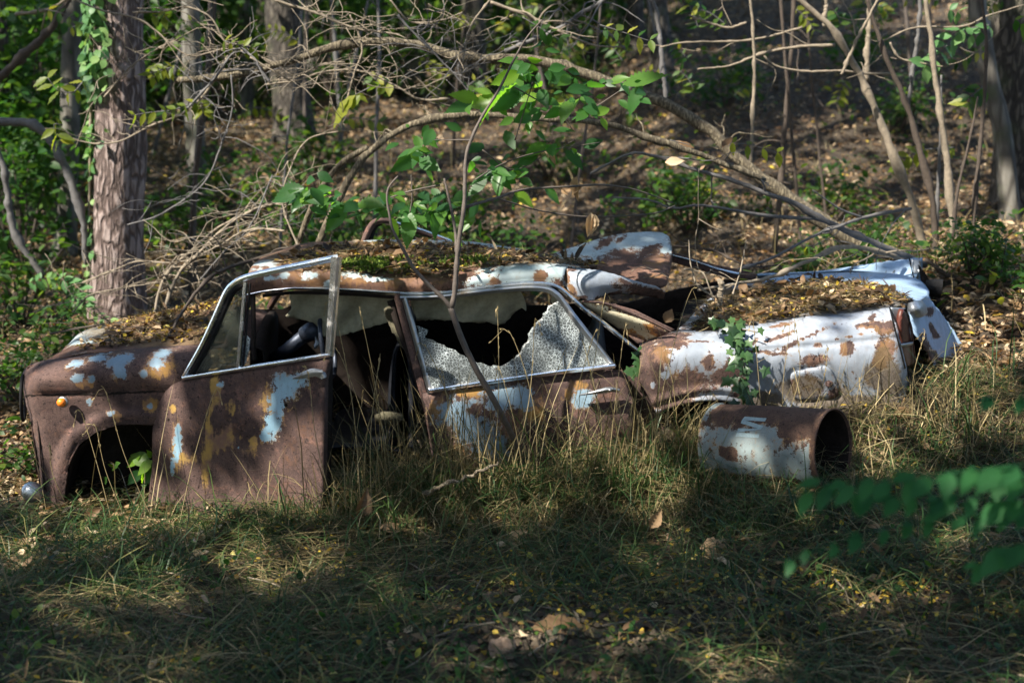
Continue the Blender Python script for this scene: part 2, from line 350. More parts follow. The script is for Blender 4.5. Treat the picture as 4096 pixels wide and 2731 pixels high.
# ------------------------------------------------------------------ ground
def ground_z(x, y):
    x = np.asarray(x, float); y = np.asarray(y, float)
    right = .13*np.log1p(np.exp(np.clip((x-.45)*3.5, -30, 30)))/3.5
    near = .33*sst(-.30, .35, y)*sst(.9, 1.7, x)*np.exp(-np.clip(x-3, 0, 9)*.3)
    hill = .125*np.log1p(np.exp(np.clip((y-1.6)*1.5, -30, 60)))/1.5+.07*np.clip(x-.5, 0, 7)*sst(2.5, 12, y)
    hill = hill+.10*np.clip(y-20, 0, 40)
    left = -.05*np.clip(-x-1.5, 0, 4)
    lumps = .10*(fbm(x*.7+3, y*.7+9)-.5)+.05*(fbm(x*2.3, y*2.3)-.5)
    dirt = .07*np.exp(-(((x-.05)/.5)**2+((y+1.75)/.22)**2))+.05*np.exp(-(((x-.45)/.16)**2+((y+1.9)/.12)**2))
    z = right+near+hill+left+lumps+dirt-.03
    if _GC is not None:
        num = 0; den = .25
        for cx, cy, r, sg in _GC:
            q = np.exp(-((x-cx)**2+(y-cy)**2)/(2*sg*sg)); num = num+q*r; den = den+q
        z = z+num/den
    return z
_GC = None
_pts = [(200, 2010, .1, .4), (600, 2082, .03, .4), (1290, 2052, -.31, .3), (1900, 1885, 0, .3), (2600, 1735, .05, .25), (3000, 1695, .02, .25), (3571, 1617, 0, .2), (3840, 1440, .75, .3), (2930, 1945, -.28, .2), (3159, 1958, -.4, .2),
        (3300, 1958, -.52, .2), (470, 1268, 3, .9), (1150, 562, 8.8, 2), (4060, 860, 4.8, 1.2), (3750, 1105, 1.6, .4), (2048, 2731, -2, .5), (100, 2731, -2, .5), (4000, 2731, -2, .5), (3900, 2105, -.9, .4), (1300, 2400, -1.2, .4), (2500, 2300, -1.1, .4)]
_w = [U(p[0], p[1], p[2]) for p in _pts]
_GC = [(w_[0], w_[1], float(w_[2]-ground_z(w_[0], w_[1]))*1.15, p[3]) for w_, p in zip(_w, _pts)] if True else None
gx = np.concatenate([np.linspace(-60, -9, 18)[:-1], np.linspace(-9, 9, 220), np.linspace(9, 60, 18)[1:]])
gy = np.concatenate([np.linspace(-16, -3.2, 20)[:-1], np.linspace(-3.2, 4, 170), np.linspace(4, 18, 110)[1:], np.linspace(18, 70, 26)[1:]])
X, Yg = np.meshgrid(gx, gy); Z = ground_z(X, Yg); nx = len(gx)
i = np.arange(len(gy)-1)[:, None]*nx; j = np.arange(nx-1)[None]
s = N('forest_soil'); a = s.noise(3, 8, .7); b = s.noise(35, 6, .7)
f = s.math('MULTIPLY_ADD', b, .5, s.math('MULTIPLY', a, .5))
s.end(s.pbr(s.ramp(f, [(.35, (.020, .014, .010)), (.5, (.052, .038, .025)), (.68, (.12, .088, .056))]), .95, 0., s.bump(f, 1., .05)))
gr = mesh('ground', np.stack([X.ravel(), Yg.ravel(), Z.ravel()], 1), np.stack([i+j, i+j+1, i+nx+j+1, i+nx+j], -1).reshape(-1, 4), s.m)
tag(gr, kind='structure')

# ------------------------------------------------------------------ the wrecked car
car = tag(empty('wrecked_car', (0, .6, .1)), 'rusted pale blue saloon car wreck sunk in the forest floor with door ajar', 'car')
def roll(edge, width, depth):
    def f(px, py):
        d = np.clip(dist_poly(px, py, edge)/width, 0, 1); return depth*(1-np.sqrt(np.clip(1-(1-d)**2, 0, 1)))
    return f
# --- front wing
ftop = [(87, 1497), (100, 1472), (124, 1455), (180, 1440), (274, 1428), (348, 1413), (497, 1399), (630, 1387), (729, 1379), (830, 1374)]
fout = ftop+[(850, 1450), (800, 1540), (760, 1650), (760, 1712), (700, 1704), (609, 1700), (547, 1694), (464, 1700), (381, 1729), (315, 1779), (285, 1830), (270, 1880), (258, 1978), (253, 2060),
             (205, 2060), (166, 2002), (157, 1936), (149, 1837), (124, 1679), (104, 1621), (95, 1563)]
arch = [(253, 2000), (258, 1950), (285, 1830), (315, 1779), (381, 1729), (464, 1700), (547, 1694), (700, 1704)]
_r1 = roll(ftop, 95, .17); _r2 = roll([(124, 1455), (87, 1497), (95, 1563), (104, 1621), (124, 1679), (149, 1837), (157, 1936), (166, 2002)], 60, .10)
def wingY(px, py):
    crease = 1584-.041*(px-99)
    pod = -.035*np.exp(-((py-(crease-60))/60)**2)+.012*np.exp(-((py-crease)/7)**2)
    d = dist_poly(px, py, arch); fl = -.035*sst(72, 40, d)+.012*np.exp(-((d-8)/6)**2)
    return .04+_r1(px, py)+_r2(px, py)+pod+fl+.03*sst(1600, 1900, py)
wing = panel('front_wing', fout, wingY, M['body'], car, 12, thick=.006, wear=dict(base=.06, do=[
    ('paint', [(310, 1512, 22, 18), (365, 1516, 14, 14), (300, 1455, 38, 14, -15), (390, 1432, 40, 14, -8), (480, 1440, 55, 22, -15), (478, 1485, 24, 30), (650, 1415, 40, 17, -15), (625, 1455, 36, 22),
               (575, 1495, 16, 16), (356, 1610, 13, 18), (448, 1652, 18, 12), (600, 1625, 14, 14), (420, 1412, 30, 10)]),
    ('stain', [(335, 1530, 60, 25), (480, 1500, 40, 30), (640, 1470, 70, 50), (605, 1620, 40, 35), (460, 1665, 30, 20)])]))
panel('wing_seam', [(99, 1580), (160, 1578), (330, 1572), (520, 1566), (713, 1556), (713, 1562), (600, 1571), (520, 1573), (440, 1580), (330, 1578), (160, 1584), (99, 1588)],
      lambda x, y: wingY(x, y)-.0035, M['inner'], car, 10, thick=0, jag=2)
bar('wing_seam', [(141, 1590, .075), (152, 1700, .07), (165, 1850, .085), (178, 1960, .09)], 5, .012, M['inner'], car)
o = empty('marker_lamp', U(246, 1609, .03), car)
def dome(name, c, r, h, axis, mat, parent, n=20, rings=6):
    axis = np.asarray(axis, float); axis /= np.linalg.norm(axis); a = np.cross(axis, [0, 0, 1.]); a /= np.linalg.norm(a); b = np.cross(axis, a)
    V = []; th = np.arange(n)*2*math.pi/n
    prof = [(1.0, -.5*h), (1.0, 0)]+[(math.cos(t), h*math.sin(t)) for t in np.linspace(.25, 1.45, rings)]
    for rr, hh in prof: V.append(np.asarray(c)+axis*hh+rr*r*(np.cos(th)[:, None]*a+np.sin(th)[:, None]*b))
    V = np.vstack(V); m = len(prof); i = np.arange(m-1)[:, None]*n; j = np.arange(n)[None]; j2 = (j+1) % n
    return mesh(name, V, [np.stack([i+j, i+j2, i+n+j2, i+n+j], -1).reshape(-1, 4), (np.arange(n)+(m-1)*n)[None]], mat, parent)
c = U(246, 1609, -.005); dome('lens', c, .021, .022, (-.1, -1, .1), M['amber'], o); dome('bezel', c+np.array([.003, .007, 0]), .026, .010, (-.1, -1, .1), M['dullchrome'], o)
# --- bonnet and nose
loft('bonnet', [[(110, 1470, .19), (274, 1432, .19), (348, 1416, .19), (497, 1401, .19), (630, 1389, .19), (729, 1381, .19), (850, 1376, .19), (940, 1372, .2)],
                [(190, 1440, .33), (300, 1418, .34), (420, 1398, .34), (560, 1370, .34), (700, 1345, .34), (820, 1325, .34), (940, 1305, .34)],
                [(250, 1402, .62), (320, 1368, .62), (450, 1342, .62), (600, 1310, .62), (740, 1286, .62), (850, 1265, .62), (960, 1247, .62)],
                [(268, 1382, .95), (322, 1338, .95), (430, 1304, .95), (600, 1270, .95), (740, 1244, .95), (860, 1224, .95), (970, 1205, .95)],
                [(278, 1392, 1.2), (330, 1342, 1.2), (430, 1308, 1.2), (600, 1276, 1.2), (740, 1250, 1.2), (860, 1230, 1.2), (970, 1212, 1.2)],
                [(300, 1500, 1.3), (345, 1470, 1.3), (440, 1440, 1.3), (600, 1410, 1.3), (740, 1390, 1.3), (860, 1370, 1.3), (970, 1350, 1.3)]], M['pale'], car, 50, 40, dent=.03, flip=True,
     wear=dict(base=.25, do=[('paint', [(330, 1350, 110, 60), (400, 1320, 60, 26)]), ('rust', [(500, 1400, 400, 22), (900, 1300, 100, 90)]), ('mud', [(650, 1320, 360, 70)])]))
loft('nose_panel', [[(110, 1470, .19), (190, 1440, .33), (250, 1402, .62), (268, 1382, .95), (278, 1392, 1.2), (300, 1500, 1.3)],
                    [(96, 1560, .16), (160, 1545, .33), (215, 1530, .62), (240, 1520, .95), (290, 1540, 1.2), (320, 1600, 1.3)],
                    [(124, 1679, .14), (180, 1670, .33), (230, 1660, .62), (260, 1650, .95), (310, 1650, 1.2), (340, 1680, 1.3)],
                    [(170, 2010, .14), (220, 1980, .33), (270, 1950, .62), (300, 1930, .95), (350, 1900, 1.2), (370, 1890, 1.3)]], M['body'], car, 24, 24, flip=True)
hl = [(93+9*math.cos(t), 1592+90*math.sin(t), .17+.1*math.cos(t)) for t in np.linspace(0, 2*math.pi, 25)]
V, F = tube(spline(U3(hl), 60), .008, 6); mesh('headlamp_rim', V, F, M['rubber'], car)
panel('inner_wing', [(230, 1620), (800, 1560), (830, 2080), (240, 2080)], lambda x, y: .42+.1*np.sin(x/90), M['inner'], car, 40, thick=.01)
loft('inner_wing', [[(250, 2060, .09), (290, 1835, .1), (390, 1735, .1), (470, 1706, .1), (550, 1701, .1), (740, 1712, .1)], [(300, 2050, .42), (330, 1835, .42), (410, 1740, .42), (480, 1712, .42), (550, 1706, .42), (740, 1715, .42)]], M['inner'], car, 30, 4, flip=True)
# --- scuttle, screen pillars
loft('scuttle', [[(830, 1400, .14), (940, 1385, .14), (1000, 1400, .2)], [(900, 1290, .7), (980, 1275, .7), (1050, 1290, .7)], [(960, 1240, 1.25), (1030, 1230, 1.25), (1080, 1250, 1.25)]], M['body'], car, 12, 14, dent=.03)
loft('dashboard', [[(1010, 1395, .16), (1050, 1282, .7), (1080, 1245, 1.25)], [(1050, 1410, .16), (1085, 1300, .7), (1110, 1262, 1.25)], [(1050, 1560, .16), (1085, 1440, .7), (1110, 1400, 1.25)]], M['inner'], car, 14, 10)
bar('screen_pillar', [(905, 1400, .16), (955, 1280, .17), (1000, 1180, .19)], 40, .04, M['body'], car)
bar('screen_pillar', [(1012, 1175, .14), (1014, 1300, .1), (1016, 1440, .08)], 20, .03, M['inner'], car)
bar('screen_pillar', [(1075, 1235, 1.22), (1125, 1150, 1.2), (1150, 1060, 1.18)], 26, .04, M['body'], car)
# --- front door, swung open
def doorY(px): return .035-.36*(np.asarray(px, float)-610)/710
def D(p, dy=0): return [(x, y, float(doorY(x))+dy) for x, y in p]
door = tag(empty('front_door', U(650, 1750, .03), car), 'brown rusted front door with a streak of blue paint')
dout = [(730, 1519), (900, 1492), (1100, 1458), (1318, 1424), (1314, 1440), (1296, 1520), (1294, 1700), (1293, 1878), (1289, 2011), (1286, 2075), (1078, 2095), (829, 2110), (590, 2110), (592, 2000), (604, 1900), (609, 1853), (608, 1740), (614, 1680), (622, 1646), (640, 1600), (663, 1563), (690, 1538)]
_r3 = roll([(590, 2110), (609, 1853), (608, 1740), (622, 1646), (663, 1563), (730, 1519)], 34, .028); _r4 = roll([(730, 1519), (1318, 1424)], 26, .02)
panel('door_skin', dout, lambda x, y: doorY(x)+_r3(x, y)+_r4(x, y)-.03*np.exp(-((y-1720)/190)**2)-sum(.007*np.exp(-(((x-u)/r)**2+((y-v)/q)**2)**2) for u, v, r, q in ((880, 1672, 30, 42), (950, 1685, 24, 44), (1010, 1660, 38, 46), (768, 1770, 36, 40))), M['door'], door, 13, thick=.035, wear=dict(base=.06, do=[
    ('paint', [(1165, 1535, 78, 34, -12), (1140, 1560, 50, 60), (1112, 1610, 36, 74, 10), (1090, 1690, 36, 60, 10), (1060, 1745, 20, 22), (712, 1770, 15, 62), (705, 1815, 17, 40), (690, 1860, 9, 45), (955, 1790, 6, 8), (880, 1535, 14, 14)]),
    ('stain', [(1075, 1640, 42, 120, 10), (1060, 1740, 34, 50, 10), (712, 1790, 30, 110), (845, 1680, 26, 130, 12), (830, 1800, 24, 160, 4), (930, 1700, 70, 95), (1000, 1770, 40, 50), (740, 1800, 60, 60), (860, 1540, 22, 40), (880, 1770, 70, 40, -30), (690, 1635, 16, 20)]),
    ('bare', [(880, 1672, 34, 48), (953, 1690, 24, 46), (1012, 1662, 46, 56), (985, 1728, 50, 22), (768, 1772, 42, 50), (975, 1775, 22, 22)])]))
fr = bar('window_frame', D([(733, 1513), (803, 1392), (862, 1268), (905, 1172), (935, 1136), (985, 1109), (1100, 1082), (1250, 1051), (1352, 1030)]), [20, 26, 26, 27], .035, M['chrome'], door, 70)
bar('window_post', D([(1346, 1028), (1318, 1424)], -.004), [44, 36], .035, M['chrome'], door)
bar('window_sill', D([(727, 1512), (1320, 1418)], -.006), 17, .03, M['chrome'], door)
bar('quarter_light_post', D([(982, 1130), (953, 1474)], -.002), [19, 18], .025, M['chrome'], door)
bar('rubber_seal', D([(765, 1502), (836, 1380), (900, 1240), (935, 1165), (972, 1143)], .006), [20, 24, 20], .02, M['rubber'], door)
bar('rubber_seal', D([(770, 1502), (950, 1473)], .006), 16, .02, M['rubber'], door)
bar('rubber_seal', D([(1000, 1135), (972, 1465)], .008), [10, 8], .02, M['rubber'], door)
panel('window_pane', [(785, 1495), (842, 1380), (925, 1190), (968, 1155), (945, 1470)], lambda x, y: doorY(x)+.004, M['glass'], door, 40, thick=.004)
panel('glass_shard', [(970, 1342), (990, 1344), (1000, 1356), (996, 1400), (989, 1425), (985, 1445), (972, 1466), (956, 1466)], lambda x, y: doorY(x)+.01, M['shard'], door, 14, thick=.004, jag=1.5)
panel('door_edge', [(1294, 1430), (1330, 1420), (1332, 1600), (1326, 1800), (1322, 2010), (1290, 2075)], lambda x, y: doorY(x)+.02+(x-1294)*.0022, M['inner'], door, 20, thick=.006)
def handle(name, pts, w, parent, mat):
    h = bar(name, pts, w, .035, mat, parent, 24, .2); return h
h = handle('handle', D([(1170, 1513), (1205, 1503), (1250, 1490), (1290, 1490)], -.065), [8, 26, 34, 22], door, M['zinc'])
c = U(1240, 1492, float(doorY(1240))-.06); dome('lock', c, .012, .014, (0, -1, .1), M['dullchrome'], h)
h2 = bar('handle', D([(1268, 1492), (1290, 1500), (1296, 1512)], -.05), [30, 32, 24], .05, M['zinc'], door)
for hx, hy in ((677, 1678), (764, 1671), (1143, 1620)): dome('bolt_hole', U(hx, hy, float(doorY(hx))-.026), .008, .004, (0, -1, 0), M['inner'], door, 10, 3)
# --- roof
rr = [[(1003, 1172, .15), (1100, 1160, .15), (1200, 1152, .15), (1410, 1158, .15), (1593, 1170, .15), (1761, 1168, .15), (1901, 1150, .15), (2077, 1130, .15), (2182, 1130, .15), (2250, 1148, .15)],
      [(992, 1135, .13), (1100, 1125, .13), (1200, 1124, .13), (1410, 1133, .13), (1593, 1146, .13), (1761, 1143, .13), (1901, 1122, .13), (2077, 1099, .13), (2182, 1097, .13), (2255, 1110, .14)],
      [(996, 1100, .19), (1090, 1088, .20), (1200, 1086, .20), (1410, 1096, .20), (1593, 1110, .20), (1761, 1108, .20), (1901, 1088, .20), (2077, 1068, .20), (2182, 1066, .21), (2270, 1076, .22)],
      [(1012, 1072, .40), (1105, 1050, .42), (1210, 1042, .42), (1410, 1050, .42), (1593, 1064, .42), (1761, 1066, .42), (1901, 1058, .42), (2077, 1046, .42), (2182, 1050, .42), (2330, 1074, .42)],
      [(1050, 1034, .85), (1140, 1006, .85), (1235, 994, .85), (1410, 995, .85), (1593, 1000, .85), (1761, 1006, .85), (1901, 1010, .85), (2077, 1018, .85), (2182, 1032, .85), (2400, 1068, .85)],
      [(1082, 1024, 1.15), (1160, 997, 1.15), (1245, 980, 1.15), (1410, 973, 1.15), (1593, 968, 1.15), (1761, 973, 1.15), (1901, 980, 1.15), (2077, 1003, 1.15), (2182, 1028, 1.15), (2450, 1075, 1.1)],
      [(1095, 1040, 1.27), (1170, 1010, 1.27), (1250, 992, 1.27), (1410, 984, 1.27), (1593, 980, 1.27), (1761, 985, 1.27), (1901, 994, 1.27), (2077, 1018, 1.27), (2182, 1045, 1.27), (2450, 1090, 1.2)],
      [(1105, 1090, 1.32), (1180, 1065, 1.32), (1260, 1050, 1.32), (1410, 1045, 1.32), (1593, 1045, 1.32), (1761, 1050, 1.32), (1901, 1060, 1.32), (2077, 1080, 1.32), (2182, 1100, 1.32), (2450, 1130, 1.25)]]
roof = loft('roof', rr, M['pale'], car, 90, 60, thick=.012, dent=.02, flip=True, wear=dict(base=.08, do=[
    ('paint', [(1060, 1072, 48, 22, -8), (1080, 1120, 26, 8), (1140, 1112, 18, 14), (1240, 1112, 36, 16), (1420, 1108, 60, 16), (1500, 1126, 60, 10), (1330, 1135, 40, 8), (1700, 975, 300, 12), (1950, 990, 220, 16, 6),
               (2080, 1100, 160, 34, -4), (2180, 1085, 120, 36), (1920, 1120, 60, 16, -10)]),
    ('rust', [(1030, 1078, 14, 8), (1065, 1082, 16, 8), (1400, 1135, 40, 10), (1980, 1122, 26, 8), (2160, 1105, 26, 16), (2130, 1125, 40, 6)]), ('mud', [(1500, 1040, 420, 62), (2000, 1040, 300, 36)]), ('stain', [(1300, 1120, 300, 26), (1650, 1130, 160, 22), (1960, 1118, 40, 20), (2150, 1110, 60, 26)])]))
dr = [(985, 1180, .125), (1050, 1166, .125), (1120, 1158, .12), (1200, 1153, .12), (1410, 1160, .12), (1593, 1172, .12), (1761, 1171, .12), (1901, 1154, .12), (2077, 1134, .12), (2182, 1134, .12), (2236, 1150, .12), (2285, 1190, .12), (2340, 1238, .11), (2400, 1282, .09), (2480, 1345, .07), (2548, 1400, .05)]
bar('drip_rail', dr, [8, 15, 17, 17, 17, 20, 19, 16], .03, M['chrome'], car, 110)
bar('drip_rail', [(x, y+17, z+.015) for x, y, z in dr[1:12]], 14, .02, M['inner'], car, 80)
panel('roof_corner', [(2236, 1092), (2270, 1074), (2320, 1072), (2406, 1082), (2483, 1104), (2560, 1128), (2630, 1150), (2662, 1170), (2655, 1196), (2600, 1186), (2540, 1180), (2480, 1176), (2430, 1182), (2392, 1196), (2370, 1206), (2340, 1199), (2300, 1182), (2270, 1160), (2246, 1132)],
      lambda x, y: .13+.12*sst(2380, 2660, x)+.10*(1-np.sqrt(np.clip(1-np.clip((1130-y)/70, 0, 1)**2, 0, 1)))+.09*sst(1140, 1200, y)*sst(2370, 2430, x)-.03*np.exp(-((x-2340)/40)**2-((y-1140)/40)**2)+.03*np.exp(-((x-2258)/12)**2), M['white'], car, 9, thick=.006, jag=1.5,
      wear=dict(base=.95, do=[('rust', [(2600, 1172, 130, 24, 12), (2440, 1186, 60, 14, -20), (2262, 1100, 14, 34, -20), (2290, 1160, 12, 26, -30), (2330, 1192, 20, 8), (2290, 1078, 26, 9), (2500, 1130, 40, 8, 20)]), ('stain', [(2270, 1130, 26, 50, -25)])]))
panel('roof_flap', [(2205, 1016), (2270, 994), (2350, 968), (2440, 942), (2520, 930), (2600, 926), (2650, 930), (2676, 946), (2688, 985), (2689, 1040), (2680, 1090), (2666, 1142), (2640, 1152), (2580, 1134), (2500, 1110), (2400, 1090), (2300, 1060)],
      lambda x, y: .55+.55*sst(1160, 930, y)+.22*(1-np.sqrt(np.clip(1-np.clip((985-y-.12*(2600-x))/60, 0, 1)**2, 0, 1)))+.12*(1-np.sqrt(np.clip(1-np.clip((x-2640)/52, 0, 1)**2, 0, 1))), M['pale'], car, 11, thick=.006,
      wear=dict(base=.1, do=[('paint', [(2450, 975, 260, 42, -14), (2600, 958, 110, 50), (2660, 990, 40, 26), (2400, 1000, 160, 26, -10)]), ('rust', [(2420, 972, 50, 14, -30), (2480, 960, 26, 8, -30), (2480, 1015, 60, 20), (2600, 1000, 60, 16, -20), (2556, 955, 8, 5)]), ('stain', [(2620, 1060, 60, 60)])]))
# --- rear pillar torn loose
cp = panel('rear_pillar', [(2318, 1203), (2380, 1206), (2440, 1219), (2520, 1248), (2600, 1282), (2684, 1327), (2640, 1347), (2590, 1362), (2553, 1376), (2500, 1332), (2420, 1277), (2350, 1232)],
      lambda x, y: .15-.10*sst(2320, 2680, x)+.10*sst(0, 60, (y-1203)-.34*(x-2318)), M['cream'], car, 9, thick=.006,
      wear=dict(base=.72, do=[('rust', [(2640, 1330, 70, 22, 25), (2540, 1356, 60, 24, 30), (2480, 1238, 120, 7, 22)]), ('stain', [(2560, 1320, 110, 36, 28)])]))
for k in range(16):
    x0 = 2390+k*14; y0 = 1222+(x0-2390)*.40; bar('rib', [(x0, y0+4, float(.15-.10*sst(2320, 2680, x0))+.006), (x0+10, y0+40-k*.8, float(.15-.10*sst(2320, 2680, x0))+.05)], 3, .006, M['inner'], cp, 6) if k % 2 == 0 else None
bar('pillar_lip', [(2330, 1206, .13), (2420, 1214, .11), (2520, 1249, .085), (2610, 1289, .06), (2684, 1327, .05)], [8, 12, 12, 9], .02, M['white'], car)
panel('rear_window_edge', [(2450, 1215), (2540, 1240), (2640, 1290), (2700, 1318), (2690, 1326), (2600, 1282), (2500, 1240)], lambda x, y: .16-.05*sst(2450, 2700, x), M['body'], car, 10, thick=.006)
# --- rear door
rd = empty('rear_door', U(1690, 1700, .02), car)
_r5 = roll([(1691, 1570), (2491, 1478)], 30, .03); _r6 = roll([(2491, 1478), (2512, 1520), (2535, 1671)], 30, .04)
panel('door_skin', [(1691, 1574), (1800, 1554), (2000, 1528), (2200, 1502), (2400, 1481), (2491, 1478), (2512, 1520), (2530, 1600), (2536, 1671), (2525, 1760), (2500, 1870), (2300, 1940), (2100, 1950), (1960, 1940), (1880, 1860), (1850, 1815), (1800, 1790), (1770, 1800), (1752, 1850), (1735, 1880), (1722, 1800), (1705, 1680)],
      lambda x, y: .03+_r5(x, y)+_r6(x, y)-.035*np.exp(-((y-1660)/120)**2), M['body'], rd, 12, thick=.03, jag=2, wear=dict(base=.08, do=[
      ('paint', [(1830, 1650, 90, 56, -10), (1880, 1720, 100, 60), (2000, 1590, 90, 50, -8), (2080, 1600, 50, 60), (2330, 1590, 44, 42, 20), (1960, 1790, 80, 60)]),
      ('rust', [(1770, 1760, 60, 70), (2050, 1680, 60, 50), (1900, 1640, 30, 22)]), ('stain', [(1880, 1570, 110, 26), (1760, 1640, 40, 60), (2310, 1570, 60, 50), (2120, 1640, 60, 60), (1900, 1800, 100, 40)])]))
bar('window_frame', [(1600, 1192, .105), (1761, 1187, .10), (1901, 1170, .10), (2077, 1153, .10), (2175, 1155, .10), (2220, 1174, .095), (2252, 1209, .09), (2300, 1275, .07), (2380, 1375, .045), (2458, 1470, .02)], [20, 22, 22, 26, 28, 22], .03, M['dullchrome'], rd, 80)
bar('window_frame', [(1616, 1186, .105), (1660, 1340, .07), (1724, 1572, .02)], [22, 26, 26], .03, M['dullchrome'], rd)
bar('window_sill', [(1716, 1562, .005), (2000, 1520, .005), (2250, 1485, .005), (2460, 1462, .005)], 20, .03, M['chrome'], rd)
panel('window_pane', [(1666, 1300), (1690, 1312), (1715, 1319), (1702, 1346), (1735, 1362), (1768, 1375), (1800, 1392), (1830, 1406), (1875, 1432), (1900, 1446), (1926, 1452), (1950, 1466), (1977, 1460), (2005, 1466), (2030, 1446), (2059, 1432), (2078, 1410), (2085, 1385), (2110, 1362), (2115, 1330), (2141, 1294), (2160, 1276), (2176, 1250), (2195, 1225), (2225, 1203), (2250, 1205), (2310, 1290), (2445, 1462), (2200, 1494), (2000, 1524), (1728, 1560), (1690, 1420)],
      lambda x, y: .015+.085*sst(1560, 1180, y), M['crazed'], rd, 11, thick=.005, jag=5)
h = bar('handle', [(2318, 1580, -.05), (2360, 1572, -.055), (2440, 1558, -.06), (2478, 1562, -.045)], [6, 14, 24, 14], .04, M['zinc'], rd); dome('lock', U(2440, 1560, -.085), .008, .008, (0, -1, .1), M['dullchrome'], h)
bar('centre_pillar', [(1588, 1176, .13), (1632, 1340, .10), (1702, 1600, .05), (1720, 1700, .06)], [30, 32, 34, 30], .05, M['cream'], car)
bar('centre_pillar', [(1562, 1200, .17), (1600, 1330, .15), (1650, 1470, .12), (1690, 1640, .1)], [30, 22, 12, 12], .03, M['inner'], car)
# --- rear quarter
qtop = [(2557, 1376), (2620, 1350), (2683, 1327), (2729, 1318), (2829, 1317), (2951, 1300), (3066, 1287), (3227, 1261), (3395, 1249), (3556, 1226), (3609, 1230)]
qout = qtop+[(3600, 1300), (3606, 1380), (3625, 1459), (3636, 1528), (3622, 1589), (3590, 1650), (3395, 1700), (3200, 1720), (3000, 1700), (2960, 1640), (2940, 1610), (2880, 1600), (2800, 1604), (2730, 1618), (2660, 1640), (2625, 1650), (2595, 1590), (2562, 1530)]
qarch = [(2625, 1650), (2660, 1640), (2730, 1618), (2800, 1604), (2880, 1600), (2940, 1612), (2990, 1680)]
_r7 = roll(qtop, 110, .20); _r8 = roll([(3609, 1230), (3606, 1380), (3636, 1528), (3622, 1650)], 50, .06)
fd = [(3156, 1512), (3160, 1492), (3172, 1483), (3234, 1470), (3295, 1459), (3316, 1462), (3330, 1476), (3350, 1512), (3363, 1562), (3362, 1582), (3346, 1594), (3300, 1600), (3234, 1606), (3190, 1606), (3172, 1596), (3163, 1566)]
def qY(px, py):
    d = dist_poly(px, py, qarch); dfd = dist_poly(px, py, fd, True)
    return .03+_r7(px, py)+_r8(px, py)-.06*np.exp(-((py-1440)/120)**2)+.012*np.exp(-((py-1405+.09*(px-3000))/9)**2)*sst(2900, 3100, px)-.018*np.exp(-((d-44)/13)**2)-.02*sst(24, 8, d)+.012*np.exp(-(dfd/7)**2)+.05*sst(2620, 2557, px)+.008*(fbm(px/70, py/70)-.5)
q = panel('rear_quarter', qout, qY, M['white'], car, 10, thick=.006, jag=0, wear=dict(base=.80, do=[
    ('rust', [(2600, 1440, 70, 90), (2680, 1360, 80, 40), (2640, 1560, 110, 80), (2760, 1530, 110, 60, -8), (2830, 1450, 26, 40), (2880, 1510, 50, 40), (2700, 1600, 120, 40), (2930, 1470, 30, 60, 30), (2960, 1560, 34, 60),
              (3260, 1440, 60, 26, -10), (3385, 1400, 28, 26), (3395, 1378, 20, 14), (3480, 1300, 66, 12, -8), (3540, 1310, 36, 26), (3490, 1268, 20, 10, -40), (3545, 1400, 42, 44), (3520, 1440, 30, 34), (3110, 1350, 60, 8, -20), (3200, 1360, 90, 4, -22), (3260, 1330, 80, 3, -24),
              (3060, 1410, 80, 6, 4), (3400, 1345, 80, 3, -12), (3160, 1385, 40, 6, -30), (3270, 1380, 20, 10), (3010, 1370, 40, 8, -30), (3120, 1300, 50, 6, -12), (2790, 1365, 60, 5)]),
    ('paint', [(2760, 1420, 90, 34, -14), (2690, 1400, 26, 10), (2890, 1600, 70, 14), (2820, 1600, 50, 10), (2660, 1500, 22, 16), (2610, 1540, 10, 14)]),
    ('stain', [(2650, 1420, 50, 50), (2880, 1430, 40, 60), (3530, 1480, 70, 110), (3200, 1300, 260, 30, -8), (3050, 1480, 80, 80), (3450, 1330, 150, 30), (3480, 1570, 130, 40), (3400, 1520, 40, 60), (3370, 1410, 30, 50), (3300, 1450, 100, 30), (3560, 1390, 50, 60), (2700, 1480, 30, 40)]),
    ('mud', [(3560, 1540, 50, 110), (3500, 1500, 50, 60), (3400, 1620, 220, 44), (3530, 1430, 36, 44), (3250, 1560, 150, 60), (3050, 1600, 90, 40)])]))
flap = panel('fuel_flap', [(x+(3258-x)*.05, y+(1535-y)*.06) for x, y in fd], lambda x, y: qY(x, y)-.003, M['white'], car, 10, thick=.006, wear=dict(base=.62, do=[('paint', [(3280, 1500, 60, 30), (3200, 1500, 30, 20)]), ('rust', [(3340, 1575, 30, 26), (3170, 1560, 14, 40)]), ('mud', [(3230, 1545, 70, 50)])]))
dome('lock', U(3317, 1533, float(qY(np.array([3317.]), np.array([1533.]))[0])-.004), .018, .008, (.1, -1, .1), M['cream'], flap)
loft('wheel_arch', [[(2625, 1655, .08), (2730, 1624, .04), (2880, 1606, .04), (2990, 1690, .05)], [(2640, 1640, .45), (2740, 1610, .45), (2880, 1595, .45), (2990, 1660, .45)], [(2640, 1800, .5), (2740, 1800, .5), (2880, 1800, .5), (2990, 1800, .5)]], M['inner'], car, 16, 14, flip=True)
panel('sill', [(2480, 1500), (2560, 1450), (2600, 1600), (2640, 1690), (2700, 1760), (2640, 1850), (2500, 1850), (2460, 1700)], lambda x, y: .16+0*x, M['body'], car, 16, thick=.02, jag=3)
